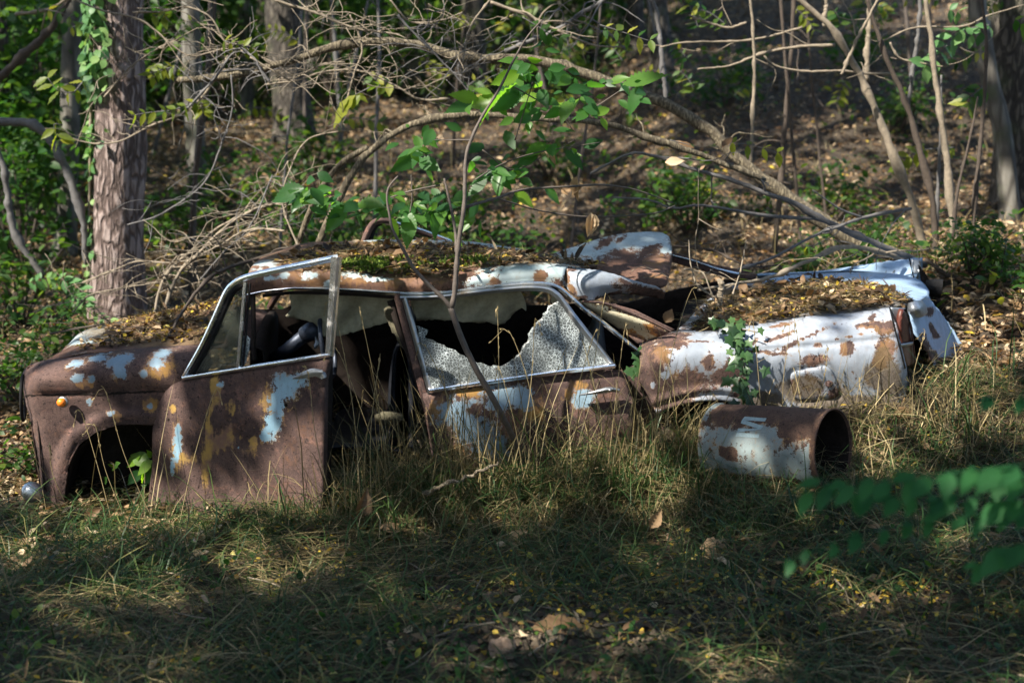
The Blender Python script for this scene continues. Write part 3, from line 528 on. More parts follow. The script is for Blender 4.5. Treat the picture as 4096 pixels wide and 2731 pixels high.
# --- tail
bar('body_seam', [(3559, 1228, .05), (3571, 1280, -.01), (3583, 1330, -.02), (3601, 1396, -.022), (3621, 1474, 0)], 7, .014, M['rubber'], car)
panel('tail_trim', [(3565, 1230), (3627, 1233), (3612, 1240), (3600, 1265), (3597, 1320), (3604, 1370), (3596, 1366), (3584, 1330)], lambda x, y: .035+0*x+.0006*(x-3565), M['zinc'], car, 10, thick=.006)
tl = empty('tail_light', U(3625, 1350, .1), car)
tY = lambda x, y: .02+.14*np.clip((x-3598)/55, 0, 1)**1.5
panel('red_lens', [(3613, 1236), (3624, 1256), (3633, 1280), (3649, 1352), (3650, 1366), (3609, 1374), (3598, 1318), (3603, 1264)], tY, M['red'], tl, 8, thick=.02)
panel('lower_lens', [(3611, 1384), (3651, 1378), (3661, 1450), (3632, 1464), (3614, 1420)], tY, M['muddyred'], tl, 8, thick=.02)
bar('lens_ring', [(3604, 1380, .015), (3625, 1378, .05), (3654, 1371, .13)], 13, .03, M['zinc'], tl)
bar('body_seam', [(3642, 1290, .1), (3656, 1400, .13), (3662, 1455, .14)], 6, .02, M['red'], tl)
bar('tail_edge', [(3628, 1466, .03), (3640, 1520, .03), (3643, 1575, .03)], 7, .02, M['inner'], car)
boot = loft('boot_lid', [[(2760, 1330, .14), (2951, 1303, .16), (3066, 1290, .18), (3227, 1264, .20), (3395, 1252, .21), (3556, 1230, .22), (3640, 1228, .24)],
                  [(2800, 1292, .36), (2980, 1262, .40), (3100, 1236, .42), (3260, 1212, .42), (3420, 1196, .42), (3570, 1190, .42), (3690, 1200, .40)],
                  [(2850, 1215, .80), (3010, 1188, .80), (3150, 1160, .80), (3300, 1142, .80), (3450, 1134, .80), (3590, 1142, .80), (3716, 1178, .70)],
                  [(2890, 1150, 1.10), (3040, 1126, 1.10), (3180, 1108, 1.10), (3323, 1098, 1.10), (3480, 1094, 1.10), (3600, 1104, 1.08), (3700, 1140, .98)],
                  [(2910, 1140, 1.25), (3050, 1118, 1.25), (3180, 1104, 1.25), (3323, 1098, 1.25), (3480, 1094, 1.25), (3600, 1100, 1.22), (3680, 1124, 1.12)]], M['blue'], car, 60, 40, dent=.02, flip=True, wear=dict(base=.9, do=[('rust', [(2850, 1250, 120, 120)]), ('mud', [(3100, 1240, 330, 110), (3450, 1215, 200, 50)])]))
panel('boot_tail', [(3640, 1232), (3680, 1196), (3712, 1176), (3724, 1200), (3770, 1258), (3814, 1320), (3850, 1379), (3846, 1410), (3832, 1423), (3800, 1432), (3775, 1452), (3760, 1440), (3738, 1462), (3716, 1414), (3680, 1361), (3654, 1334), (3642, 1271)],
      lambda x, y: .16+.62*np.clip((x-3640-.30*(y-1232))/130, 0, 1)+.0*y, M['blue'], car, 9, thick=.006, jag=2, wear=dict(base=.88, do=[
      ('rust', [(3735, 1325, 10, 34, -28), (3745, 1345, 16, 12), (3700, 1375, 9, 26), (3690, 1340, 14, 6), (3780, 1440, 60, 14, -8), (3730, 1420, 20, 30, -30), (3700, 1380, 18, 34, -30), (3715, 1245, 20, 20)])]))
loft('far_wing', [[(3020, 1104, 1.26), (3256, 1092, 1.26), (3412, 1084, 1.26), (3546, 1098, 1.26), (3660, 1128, 1.16)], [(3020, 1096, 1.30), (3256, 1088, 1.30), (3412, 1068, 1.30), (3530, 1050, 1.30), (3690, 1037, 1.28)],
                  [(3030, 1110, 1.38), (3260, 1100, 1.40), (3412, 1085, 1.40), (3530, 1070, 1.40), (3690, 1050, 1.40)], [(3040, 1200, 1.45), (3270, 1200, 1.46), (3420, 1200, 1.46), (3540, 1200, 1.46), (3690, 1200, 1.46)]], M['blue'], car, 40, 24, flip=True, wear=dict(base=.95))
bar('body_seam', [(3638, 1034, 1.27), (3645, 1070, 1.24), (3658, 1125, 1.16)], 6, .02, M['rubber'], car)
panel('tail_trim', [(3646, 1037), (3687, 1039), (3680, 1072), (3672, 1104), (3664, 1124), (3656, 1090)], lambda x, y: 1.22-.0004*(y-1037), M['zinc'], car, 10, thick=.01)
panel('far_tail', [(3676, 1060), (3700, 1090), (3735, 1150), (3800, 1260), (3826, 1340), (3822, 1400), (3760, 1400), (3700, 1200)], lambda x, y: 1.15+0*x, M['inner'], car, 14, thick=.02)
V = []; t = np.linspace(0, 2*math.pi, 20, endpoint=False); c0 = U(3742, 1152, 1.0); ax = np.array([1, -.25, -.1]); ax /= np.linalg.norm(ax)
V, F = tube(np.array([c0-ax*.05, c0, c0+ax*.03]), [.035, .048, .05], 16); mesh('lamp_housing', V, F, M['rubber'], car, False)
loft('curled_trim', [[(3633, 1214, .20), (3645, 1210, .16), (3665, 1206, .18), (3684, 1202, .28)], [(3632, 1236, .18), (3652, 1236, .13), (3680, 1232, .16), (3700, 1222, .30)], [(3631, 1262, .20), (3655, 1268, .16), (3690, 1266, .18), (3708, 1250, .30)]], M['zinc'], car, 14, 12, thick=.004)
panel('boot_interior', [(3560, 1330), (3700, 1330), (3790, 1420), (3760, 1600), (3560, 1640)], lambda x, y: .75+0*x, M['inner'], car, 40, thick=.01)
loft('boot_interior', [[(2700, 1345, .12), (2760, 1350, .12), (2800, 1340, .12)], [(2740, 1200, 1.0), (2800, 1200, 1.0), (2850, 1190, 1.0)]], M['inner'], car, 6, 10)
panel('parcel_shelf_edge', [(2660, 1360), (2700, 1330), (2740, 1290), (2790, 1240), (2830, 1195), (2860, 1190), (2850, 1215), (2810, 1262), (2770, 1310), (2740, 1345)], lambda x, y: .2+.6*sst(1360, 1190, y), M['white'], car, 10, thick=.006, jag=2, wear=dict(base=.62))
panel('far_pillar', [(2690, 1010), (2760, 1030), (2860, 1060), (2960, 1080), (3030, 1096), (3020, 1120), (2900, 1110), (2780, 1075), (2690, 1050)], lambda x, y: 1.25+0*x, M['body'], car, 14, thick=.02)
bar('far_pillar', [(2690, 1022, 1.22), (2780, 1046, 1.22), (2870, 1076, 1.22), (2960, 1096, 1.24)], 9, .02, M['chrome'], car)
# --- far side and inside
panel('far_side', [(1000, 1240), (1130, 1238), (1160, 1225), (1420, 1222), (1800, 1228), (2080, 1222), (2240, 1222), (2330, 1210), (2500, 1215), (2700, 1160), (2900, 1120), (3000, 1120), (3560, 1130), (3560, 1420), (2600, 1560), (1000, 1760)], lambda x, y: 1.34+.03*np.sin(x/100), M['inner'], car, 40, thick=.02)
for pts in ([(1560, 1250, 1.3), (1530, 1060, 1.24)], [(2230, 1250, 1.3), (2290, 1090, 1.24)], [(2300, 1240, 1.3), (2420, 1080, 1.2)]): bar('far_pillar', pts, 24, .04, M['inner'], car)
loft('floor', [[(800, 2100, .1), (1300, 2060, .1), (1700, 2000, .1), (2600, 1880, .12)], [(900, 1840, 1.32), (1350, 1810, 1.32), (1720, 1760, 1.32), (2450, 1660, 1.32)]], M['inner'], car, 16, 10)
def seat(name, base, back):
    st = empty(name, U(base[0][0], base[0][1], .3), car)
    for nm, (x0, y0, x1, y1), lean in (('cushion', base[1], 0), ('backrest', back, 60)):
        loft(nm, [[(x0, y1, .25), (x0+lean*.3, y0, .25), (x1, y0+10, .25), (x1+lean*.2, y1, .25)], [(x0, y1-20, .28), (x0+lean*.3-4, y0-18, .30), (x1+4, y0-8, .30), (x1+lean*.2, y1-20, .28)], [(x0+40, y1-90, .8), (x0+lean*.3+40, y0-100, .8), (x1-4, y0-90, .8), (x1, y1-90, .8)], [(x0+70, y1-150, 1.25), (x0+lean*.3+70, y0-160, 1.25), (x1-10, y0-150, 1.25), (x1, y1-150, 1.25)]], M['vinyl'], st, 24, 20, thick=.02)
seat('front_seat', [(1400, 1900), (1290, 1800, 1600, 1930)], (1560, 1420, 1640, 1800))
seat('rear_seat', [(2100, 1800), (1900, 1700, 2300, 1800)], (2290, 1420, 2420, 1720))
V, F = tube(U3([(1080, 1440, .5), (1160, 1388, .42), (1225, 1335, .38)]), [.026, .030, .032], 14); sc_ = mesh('steering_column', V, F, M['steel'], car)
V, F = tube(U3([(1218, 1340, .38), (1248, 1322, .36), (1272, 1310, .34)]), [.040, .044, .036], 14); mesh('collar', V, F, M['steel'], sc_)
V, F = tube(spline(U3([(1262, 1345, .33), (1268, 1370, .32), (1258, 1395, .31)]), 8), [.004, .006, .008, .01, .011, .011, .009, .004], 8); mesh('stalk', V, F, M['zinc'], sc_)
wh = [(1310+70*math.cos(t)*.35+18*math.sin(t), 1370+135*math.sin(t), .42+.18*math.cos(t)) for t in np.linspace(0, 2*math.pi, 33)]
V, F = tube(spline(U3(wh), 70), .011, 8); mesh('steering_wheel', V, F, M['steel'], car)
hY = lambda x, y: .26+.05*sst(1170, 1330, y)+.022*np.sin(x/47.+y/60.)+.012*np.sin(x/17.+y/25.)
panel('headliner', [(1158, 1165), (1300, 1158), (1420, 1165), (1575, 1175), (1580, 1260), (1545, 1288), (1470, 1312), (1400, 1330), (1360, 1342), (1320, 1352), (1296, 1345), (1280, 1318), (1250, 1290), (1200, 1278), (1142, 1266), (1165, 1240)], hY, M['cloth'], car, 12, thick=.004, jag=3)
panel('headliner', [(1640, 1185), (1900, 1170), (2080, 1160), (2096, 1195), (2104, 1240), (2088, 1228), (2064, 1244), (2048, 1262), (2020, 1294), (1990, 1300), (1960, 1288), (1900, 1292), (1800, 1283), (1740, 1280), (1668, 1282), (1650, 1240)], hY, M['cloth'], car, 12, thick=.004, jag=3)
panel('headliner', [(2200, 1165), (2236, 1180), (2240, 1215), (2212, 1228), (2204, 1200)], lambda x, y: .3+0*x, M['cloth'], car, 10, thick=.004)
panel('torn_trim', [(1536, 1236), (1560, 1228), (1580, 1245), (1582, 1262), (1596, 1320), (1640, 1400), (1640, 1440), (1600, 1380), (1560, 1310), (1544, 1275)], lambda x, y: .17+.03*np.sin(y/20), M['rag'], car, 10, thick=.004, jag=3)
loft('rag', [[(1490, 1650, .25), (1550, 1640, .25), (1610, 1652, .25)], [(1500, 1668, .22), (1550, 1660, .2), (1610, 1672, .22)], [(1505, 1690, .25), (1560, 1696, .24), (1600, 1688, .25)]], M['rag'], car, 12, 8, dent=.03, dscale=12)
# far door standing open behind the roof
fdr = empty('far_door', U(1600, 1100, 1.5), car)
bar('window_frame', [(1440, 1010, 1.40), (1462, 950, 1.42), (1490, 898, 1.44), (1520, 884, 1.45), (1560, 886, 1.48)], [24, 28, 28, 18], .04, M['body'], fdr, 30)
bar('rubber_seal', [(1462, 1010, 1.42), (1484, 950, 1.44), (1504, 908, 1.46), (1530, 898, 1.47)], [16, 22, 16, 6], .03, M['rubber'], fdr, 30)
bar('window_frame', [(1545, 886, 1.47), (1640, 906, 1.55), (1740, 940, 1.62), (1830, 974, 1.66)], [16, 12, 10], .03, M['chrome'], fdr, 30)
bar('window_frame', [(1580, 905, 1.5), (1680, 930, 1.58), (1800, 975, 1.65)], 18, .03, M['body'], fdr, 20)
panel('door_skin', [(1430, 1010), (1840, 985), (1860, 1300), (1440, 1350)], lambda x, y: 1.40+.26*(x-1430)/410, M['body'], fdr, 30, thick=.03)
# bumper end and headlamp bowl lying at the front
V, F = tube(spline(U3([(158, 1700, .25), (140, 1760, .3), (128, 1830, .4)]), 12), [.012]*12, 8)
hb = dome('headlamp_reflector', U(126, 1965, .04), .046, .045, (-.3, -.8, .55), M['silver'], None, 28, 8)
tag(hb, 'silver bowl of a headlamp lying on the ground below the front wing', 'headlamp')

# ------------------------------------------------------------------ oil drum
a0 = U(2873, 1768, -.19); a1 = U(3334, 1798, -.53); dax = a1-a0; L = np.linalg.norm(dax); dax /= L
dn = np.array([0, 0, 1.])-dax*dax[2]; dn /= np.linalg.norm(dn); db = np.cross(dax, dn)      # db points towards the camera or away
if db[1] > 0: db = -db
drum = tag(empty('steel_drum', tuple((a0+a1)/2-[0, 0, .17])), 'rusty pale blue open steel drum lying on its side beside the rear wheel arch', 'drum')
RD = .168
prof = [(0, 0), (0, RD-.012), (.0, RD+.004), (.012, RD+.006), (.018, RD)]+[(x, RD) for x in np.linspace(.04, L-.03, 26)]+[(L-.018, RD), (L-.012, RD+.005), (L, RD+.006), (L+.002, RD), (L-.008, RD-.006)]+[(x, RD-.004) for x in np.linspace(L-.05, .02, 10)]+[(.012, .0)]
n = 72; th = np.arange(n)*2*math.pi/n; V = []
for a, r in prof:
    rr_ = r*(1-.016*np.exp(-((a-.3*L)/.09)**2)*np.exp(-((th-1.7)/.35)**2)-.02*np.exp(-((a-.78*L)/.08)**2)*np.exp(-((th-1.0)/.3)**2)+.006*np.sin(th*3+a*9)) if r > 0 else r
    V.append(a0+dax*a+(np.cos(th)*rr_)[:, None]*dn+(np.sin(th)*rr_)[:, None]*db)
V = np.vstack(V); m_ = len(prof); i = np.arange(m_-1)[:, None]*n; j = np.arange(n)[None]; j2 = (j+1) % n
F = np.stack([i+j, i+j2, i+n+j2, i+n+j], -1).reshape(-1, 4)
rel = V-a0; ax_ = rel@dax; ph = np.degrees(np.arctan2(rel@db, rel@dn)); rad = np.linalg.norm(rel-ax_[:, None]*dax, axis=1)
cw = np.zeros((len(V), 4)); cw[:, 3] = 1
pt = .78+0*ph; pt = np.minimum(pt, np.clip((ph-26-14*(ax_/L)-8*np.sin(ax_*14))/26, .0, 1)*.8+.02); pt[ph > 122] = np.clip(.8-(ph[ph > 122]-122)/40, .1, 1); pt[ph < -5] = .1
pt = np.where((ax_ < .03) & (ph > -20), .75, pt); pt[(ax_ > L-.02)] = .25; pt[(rad < RD-.002)] = .0
pt -= .25*np.exp(-((ax_-.46)/.08)**2)*np.exp(-((ph-62)/22)**2)
pt -= .12*(fbm(ax_*13+3, ph/19, 2)-.5)*(pt > .3)+.10*(pt > .3)
cw[:, 0] = pt; cw[:, 2] = np.where(ph > 108, .2+(ph-108)/90, 0)*(rad > RD-.003)
db_ = mesh('drum_shell', V, F, M['drum'], drum, True, cols={'wear': cw})
db_.data.materials.append(M['inner']); mi = np.zeros(len(F), np.int32); mi[(5+26+4)*n:] = 1; db_.data.polygons.foreach_set('material_index', mi)
em = db_.modifiers.new('edge', 'EDGE_SPLIT'); em.split_angle = R(40)
M['letter'] = plain('faded_pale_blue_lettering', (.25, .34, .37), .6, var=.35, scale=40)
def wrap(poly, lift=.0012):
    """a stroke laid on the drum: (metres along the drum, degrees round it)"""
    q = densify([(a*1000, p*3) for a, p in poly], 6); q = q/np.array([1000, 3.]); t = np.radians(q[:, 1])
    return a0+dax*q[:, :1]+(np.cos(t)[:, None]*dn+np.sin(t)[:, None]*db)*(RD+lift)
mb = MB()
for st in ([(.195, 33), (.300, 34), (.300, 40), (.190, 40)], [(.190, 40.2), (.205, 39.8), (.300, 48), (.292, 53), (.19, 45.5)], [(.292, 53.2), (.300, 48.2), (.285, 53), (.185, 60), (.185, 54)], [(.185, 60.2), (.290, 61), (.290, 66), (.18, 66)]):
    P_ = wrap(st); k = len(P_); mb.add(P_, [np.arange(k)[None]])
mb.build('letter', M['letter'], drum, False)
# ------------------------------------------------------------------ vegetation helpers
def blades(rs, P, length, width, elev, bend, head, K=5, sway=.5, taper=True):
    """ribbons of grass: arrays of N"""
    n = len(P); elev = np.broadcast_to(elev, (n,)); st = (np.asarray(length)/K)
    pts = [np.asarray(P, float)]; h = np.array(head, float); e = np.array(elev, float)
    for k in range(K):
        d = np.stack([np.cos(e)*np.cos(h), np.cos(e)*np.sin(h), np.sin(e)], 1); pts.append(pts[-1]+d*np.reshape(st, (-1, 1)))
        e = e-np.asarray(bend)/K*(1+rs.rand(n)); h = h+(rs.rand(n)-.5)*sway
    pts = np.stack(pts, 1)                                                    # n,K+1,3
    sd = np.stack([-np.sin(head), np.cos(head), .5*(rs.rand(n)-.5)], 1); sd /= np.linalg.norm(sd, axis=1)[:, None]
    # turn some blades' flat side to the side
    w = np.reshape(np.broadcast_to(width, (n,)), (n, 1, 1))*(np.array([.7, 1, 1, .85, .6, .1])[:K+1] if taper else np.ones(K+1))[None, :, None]*.5
    V = np.stack([pts-sd[:, None]*w, pts+sd[:, None]*w], 2).reshape(-1, 3)
    b = (np.arange(n)*(K+1)*2)[:, None]+np.arange(K)[None]*2
    return V, np.stack([b, b+1, b+3, b+2], -1).reshape(-1, 4), (K+1)*2, pts
def cards(rs, P, L, W, dirs, nrm, fold=.25, curl=.2):
    """leaf: six points folded along the midrib, n x (base, l1, l2, tip, r2, r1) plus midrib points"""
    n = len(P); L = np.reshape(np.broadcast_to(L, (n,)), (n, 1)); W = np.reshape(np.broadcast_to(W, (n,)), (n, 1))
    d = dirs/np.linalg.norm(dirs, axis=1)[:, None]; u = nrm-d*(nrm*d).sum(1)[:, None]; u /= np.linalg.norm(u, axis=1)[:, None]+1e-9; s = np.cross(d, u)
    cu = np.reshape(np.broadcast_to(curl, (n,)), (n, 1)); up = fold*W*.5
    b = P; m1 = P+d*L*.38+u*cu*L*.10; m2 = P+d*L*.72+u*cu*L*.02; t = P+d*L-u*cu*L*.22
    l1 = P+d*L*.30+s*W*.42+u*up; r1 = P+d*L*.30-s*W*.42+u*up; l2 = P+d*L*.66+s*W*.40+u*(up-cu*L*.05); r2 = P+d*L*.66-s*W*.40+u*(up-cu*L*.05)
    V = np.stack([b, m1, m2, t, l1, l2, r1, r2], 1).reshape(-1, 3); o = (np.arange(n)*8)[:, None]
    q = np.concatenate([o+np.array([[1, 2, 5, 4]]), o+np.array([[2, 1, 6, 7]])]); tr = np.concatenate([o+np.array([[0, 1, 4]]), o+np.array([[2, 3, 5]]), o+np.array([[1, 0, 6]]), o+np.array([[3, 2, 7]])])
    return V, [q, tr], 8
def rdir(rs, n, flat=1.):
    v = rs.randn(n, 3); v[:, 2] *= flat; return v/np.linalg.norm(v, axis=1)[:, None]
def onground(x, y, dz=0): return np.stack([x, y, ground_z(x, y)+dz], 1)
_e = .03
def gnormal(x, y):
    n = np.stack([-(ground_z(x+_e, y)-ground_z(x-_e, y))/(2*_e), -(ground_z(x, y+_e)-ground_z(x, y-_e))/(2*_e), np.ones_like(x)], 1); return n/np.linalg.norm(n, axis=1)[:, None]

G_ = [(.0, (.010, .030, .008)), (.35, (.022, .072, .016)), (.65, (.046, .100, .024)), (.85, (.10, .155, .032)), (1., (.26, .26, .05))]
M['leaf'] = leafmat('green_leaf', G_, .5, (2.3, 2.1, .8))
M['chestnut'] = leafmat('chestnut_leaf', [(.0, (.022, .070, .026)), (.5, (.045, .13, .032)), (1., (.14, .25, .03))], .55, (2.6, 2.6, .7), .38, 0, .4)
M['frond'] = leafmat('deep_green_leaflet', [(.0, (.016, .085, .032)), (1., (.055, .20, .06))], .5, (1.6, 1.8, .9))
M['paleleaf'] = leafmat('pale_leaf', [(.0, (.05, .12, .05)), (.5, (.11, .24, .085)), (1., (.22, .34, .12))], .4, (1.5, 1.5, .9))
M['yellowgreen'] = leafmat('yellow_green_leaf', [(.0, (.06, .10, .015)), (.5, (.12, .16, .02)), (1., (.24, .24, .03))], .5, (1.8, 1.8, .6))
M['grass'] = leafmat('green_grass_blade', [(.0, (.014, .036, .014)), (.4, (.032, .075, .022)), (.75, (.075, .12, .035)), (1., (.20, .19, .07))], .3, (1.5, 1.5, .8))
M['straw'] = leafmat('dry_grass_blade', [(.0, (.05, .045, .018)), (.35, (.13, .105, .045)), (.7, (.26, .20, .10)), (1., (.42, .34, .19))], .15, (1.2, 1.1, .8), .6)
M['litter'] = leafmat('dead_leaf', [(.0, (.020, .012, .008)), (.3, (.070, .042, .022)), (.55, (.16, .096, .048)), (.8, (.32, .21, .115)), (1., (.54, .42, .28))], .2, (1.4, 1.0, .5), .6)
M['yellow'] = leafmat('yellow_leaflet', [(.0, (.16, .10, .025)), (.4, (.40, .27, .035)), (.75, (.55, .40, .05)), (1., (.55, .48, .16))], .25, (1.3, 1.1, .5), .55)
M['moss'] = leafmat('moss_frond', [(.0, (.025, .045, .008)), (.5, (.075, .12, .014)), (1., (.17, .23, .03))], .3, (1.5, 1.5, .5), .7)
M['ivyleaf'] = leafmat('ivy_leaf', [(.0, (.012, .035, .012)), (.5, (.035, .085, .028)), (1., (.08, .15, .05))], .2, (1.6, 1.7, .8), .35, 0, .5)
M['twig'] = plain('dead_twig_bark', (.205, .168, .125), .85, var=.5, scale=30, bump=.5)
M['greytwig'] = plain('grey_branch_bark', (.10, .095, .095), .7, var=.45, scale=30, bump=.4)
M['sapbark'] = plain('sapling_bark', (.085, .068, .058), .75, var=.45, scale=35, bump=.6)
M['darktwig'] = plain('dark_branch_bark', (.060, .045, .035), .85, var=.5, scale=30, bump=.6)
M['bark'] = barkmat('pine_bark', (.040, .026, .022), (.15, .108, .098), (.34, .275, .26), 19, 1., .035, .30)
M['bark2'] = barkmat('dark_oak_bark', (.012, .010, .009), (.045, .038, .031), (.13, .11, .092), 20, 1., .02, .3, .3)
M['bark3'] = barkmat('grey_smooth_bark', (.035, .032, .028), (.10, .092, .08), (.19, .18, .16), 9, .5, .01, .25, .4)
M['ridged'] = barkmat('ridged_branch_bark', (.030, .023, .015), (.10, .08, .052), (.22, .185, .125), 40, .8, .006, .15)

def crown(rs, c, rad, n, size, tintm=.35, clumps=14):
    """leaves gathered in uneven clumps inside an ellipsoid"""
    cc = c+rs.randn(clumps, 3)*np.asarray(rad)*.55; k = rs.randint(0, clumps, n); sc = (.14+.3*rs.rand(clumps))[k][:, None]
    P = cc[k]+rs.randn(n, 3)*np.asarray(rad)*sc
    if c[2] > 4: g = ~sunny(P); P = P[g]; k = k[g]; n = len(P)  # high crowns are cleared along the chosen sun lines to let light through
    ti = np.clip(tintm+(rs.rand(clumps)[k]-.5)*.35+(rs.rand(n)-.5)*.3, 0, 1)
    L = size*(.6+.8*rs.rand(n)); V, F, m = cards(rs, P, L, L*.55, rdir(rs, n, .5)-[0, 0, .25], rdir(rs, n)*.8+[0, 0, 1], .2, .3)
    return V, F, np.repeat(ti, m)
def trunk_tube(rs, P, r0, r1, k=14, n=40, flare=.0, lump=.06):
    Q = spline(P, n); t = np.linspace(0, 1, n); r = r0+(r1-r0)*t; h = Q[:, 2]-Q[0, 2]; r = r*(1+flare*np.exp(-h/.18))
    V, F = tube(Q, r, k); a = V.reshape(-1, k, 3) if len(V) == n*k else None
    c = np.repeat(Q, k, 0); d = V-c; th = np.tile(np.arange(k), n); f = 1+lump*(fbm(th*1.3+0*th, c[:, 2]*2.2, 2)-.5)*2+lump*np.sin(th*2.1+c[:, 2]*1.2)*.5
    return c+d*f[:, None], F
TREE_N = 0
def tree(name, label, pts, r0, r1, mat, Y=None, height=9., group=None, flare=.35, leaf='leaf', seed=0, ncrown=220, lump=.06):
    """pts: photo pixels from the foot upwards at depth Y; the stem goes on above the frame into a crown"""
    global TREE_N; TREE_N += 1; rs = np.random.RandomState(seed+TREE_N*13)
    P = U3([(x, y, Y) for x, y in pts]); b = P[0].copy(); b[2] = float(ground_z(b[0], b[1]))-.08; P[0] = b
    d = P[-1]-P[-2]; d /= max(1e-6, abs(d[2])); top = P[-1]+np.array([d[0]*.5, d[1]*.5, 1.])*max(.5, height-(P[-1][2]-b[2]))
    P = np.vstack([P, (P[-1]+top)/2+rs.randn(3)*[.15, .15, 0], top])
    root = tag(empty(name, tuple(b)), label, 'tree', group)
    mb = MB(); mb.add(*trunk_tube(rs, P, r0, r1*.5, 16, 60, flare, lump))
    for q in range(6):
        f = .62+.36*rs.rand(); i = P[-1]*(f)+P[-3]*(1-f) if f < .8 else P[-1]; e = i+np.array([rs.randn()*1.1, rs.randn()*1.1, .5+rs.rand()]); mb.add(*tube(spline(np.array([i, (i+e)/2+[0, 0, .2], e]), 8), np.linspace(r0*.3, r0*.08, 8), 6))
    mb.build('trunk', M[mat], root)
    cb = MB(); V, F, T = crown(rs, top+[0, 0, .2], (1.5, 1.5, 1.2), ncrown, .3); cb.add(V, F, T); cb.build('crown', M[leaf], root)
    return root, P

# ------------------------------------------------------------------ chosen sun and shade spots that shape the unseen canopy, as sun lines
A = np.cross(SUN, [0, 0, 1.]); A /= np.linalg.norm(A); B = np.cross(SUN, A)
LIT = [(700, 2030, .0, .10), (1000, 2010, -.2, .08), (1200, 1960, -.28, .07), (3700, 700, 4, .3), (3450, 620, 4, .3), (3900, 950, 2.5, .3), (3650, 850, 3, .25), (2900, 560, 4, .25), (3300, 880, 2.2, .25), (900, 1000, 3, .25), (1300, 600, 6, .35), (950, 800, 5, .3), (700, 1150, 3, .2), (1500, 760, 4, .25), (2100, 900, 2.5, .2), (3800, 420, 7, .4), (3300, 420, 7, .35), (300, 1000, 5, .3), (60, 1150, 3, .25), (2100, 270, 0, .09), (150, 1500, .1, .15), (300, 1640, .05, .10), (290, 1860, .05, .13), (180, 1700, .05, .12), (850, 2020, -.1, .15), (740, 2050, 0, .10), (1080, 1860, -.2, .10), (1255, 1850, -.28, .10), (960, 1950, -.15, .08), (1160, 1990, -.25, .08), (700, 1440, .1, .08), (1290, 1440, -.3, .06), (1290, 1250, -.3, .08),
       (420, 1340, .9, .22), (700, 1280, .8, .22), (880, 1240, .9, .15), (1060, 1070, .3, .10), (1130, 1020, .8, .1), (1700, 1110, .2, .13), (1560, 1130, .15, .08), (1920, 1095, .2, .15), (2120, 1085, .2, .17), (2300, 1090, .2, .17), (2340, 1160, .1, .12), (2480, 1110, .25, .14), (1400, 1160, .12, .06), (1500, 1030, .6, .1), (1280, 1310, .28, .08), (1900, 1280, .3, .06),
       (2640, 960, .9, .10), (2520, 1060, .6, .08), (2330, 1330, .05, .10), (2250, 1430, .03, .07), (1850, 1470, .03, .10), (2500, 1260, .1, .12), (2600, 1310, .1, .1), (2700, 1440, .05, .22), (2950, 1380, .05, .16), (3200, 1390, 0, .2), (3400, 1400, 0, .2), (3540, 1330, 0, .14), (3400, 1560, 0, .14), (3230, 1560, 0, .14), (2850, 1560, .02, .14),
       (3650, 1150, .75, .11), (3300, 1180, .6, .2), (3000, 1220, .5, .14), (3500, 1180, .5, .15), (3560, 1070, 1.3, .12), (3165, 1730, -.5, .02), (3110, 1800, -.5, .025), (3090, 1880, -.5, .0), (2080, 1740, -.3, .12), (2240, 1800, -.3, .12), (2400, 1760, -.3, .10), (1900, 1860, -.4, .07), (2640, 1890, -.4, .07), (2150, 1900, -.45, .06), (2320, 1600, -.1, .1), (1720, 1930, -.5, .1),
       (150, 2130, -.5, .20), (430, 2120, -.4, .16), (60, 1850, .2, .2), (50, 1600, 1, .3), (3720, 1740, -.2, .14), (3560, 1800, -.3, .12), (3950, 1680, 0, .2), (3980, 1450, .8, .4), (3800, 1600, 0, .15), (2160, 2560, -1.7, .06), (2600, 2560, -1.8, .03), (1800, 2560, -1.7, .02), (3900, 2330, -1.3, .03), (2300, 2600, -1.9, .04), (560, 2280, -1.0, .05), (900, 2200, -.8, .04),
       (420, 950, 2.85, .25), (430, 1150, 2.85, .25), (420, 740, 2.85, .2), (440, 520, 2.85, .2), (450, 330, 2.85, .12), (460, 120, 2.85, .3), (1085, 100, 8.7, .25), (1115, 400, 8.7, .22), (3000, 650, 3, .25), (3250, 760, 2.5, .25), (3450, 800, 2.2, .2), (2900, 480, 4, .25), (3150, 560, 4, .2), (3600, 900, 2, .2), (3300, 960, 1.8, .25), (2850, 900, 1.8, .2), (2750, 780, 2, .15), (2500, 850, 1.8, .15), (1450, 1080, .5, .1), (1560, 1085, .4, .1), (1860, 1068, .4, .08), (1550, 560, 1.3, .18), (1350, 760, 1.4, .22), (1750, 470, 1.3, .13), (1960, 340, 0, .13), (2200, 280, .1, .10), (2350, 330, .1, .10), (1950, 480, -.1, .08), (2450, 400, .1, .08), (2050, 620, -.1, .08), (2150, 690, -.2, .06), (1900, 700, -.2, .04), (2600, 300, .1, .08), (800, 800, 1.9, .45), (950, 300, 2, .42), (650, 1080, 1.7, .3), (1150, 300, 2, .3), (1500, 200, 2, .25), (300, 560, 2.1, .25), (3560, 640, 2.4, .2), (3400, 300, 2.4, .15), (220, 1140, 2.2, .3), (1050, 880, 1.6, .25)]
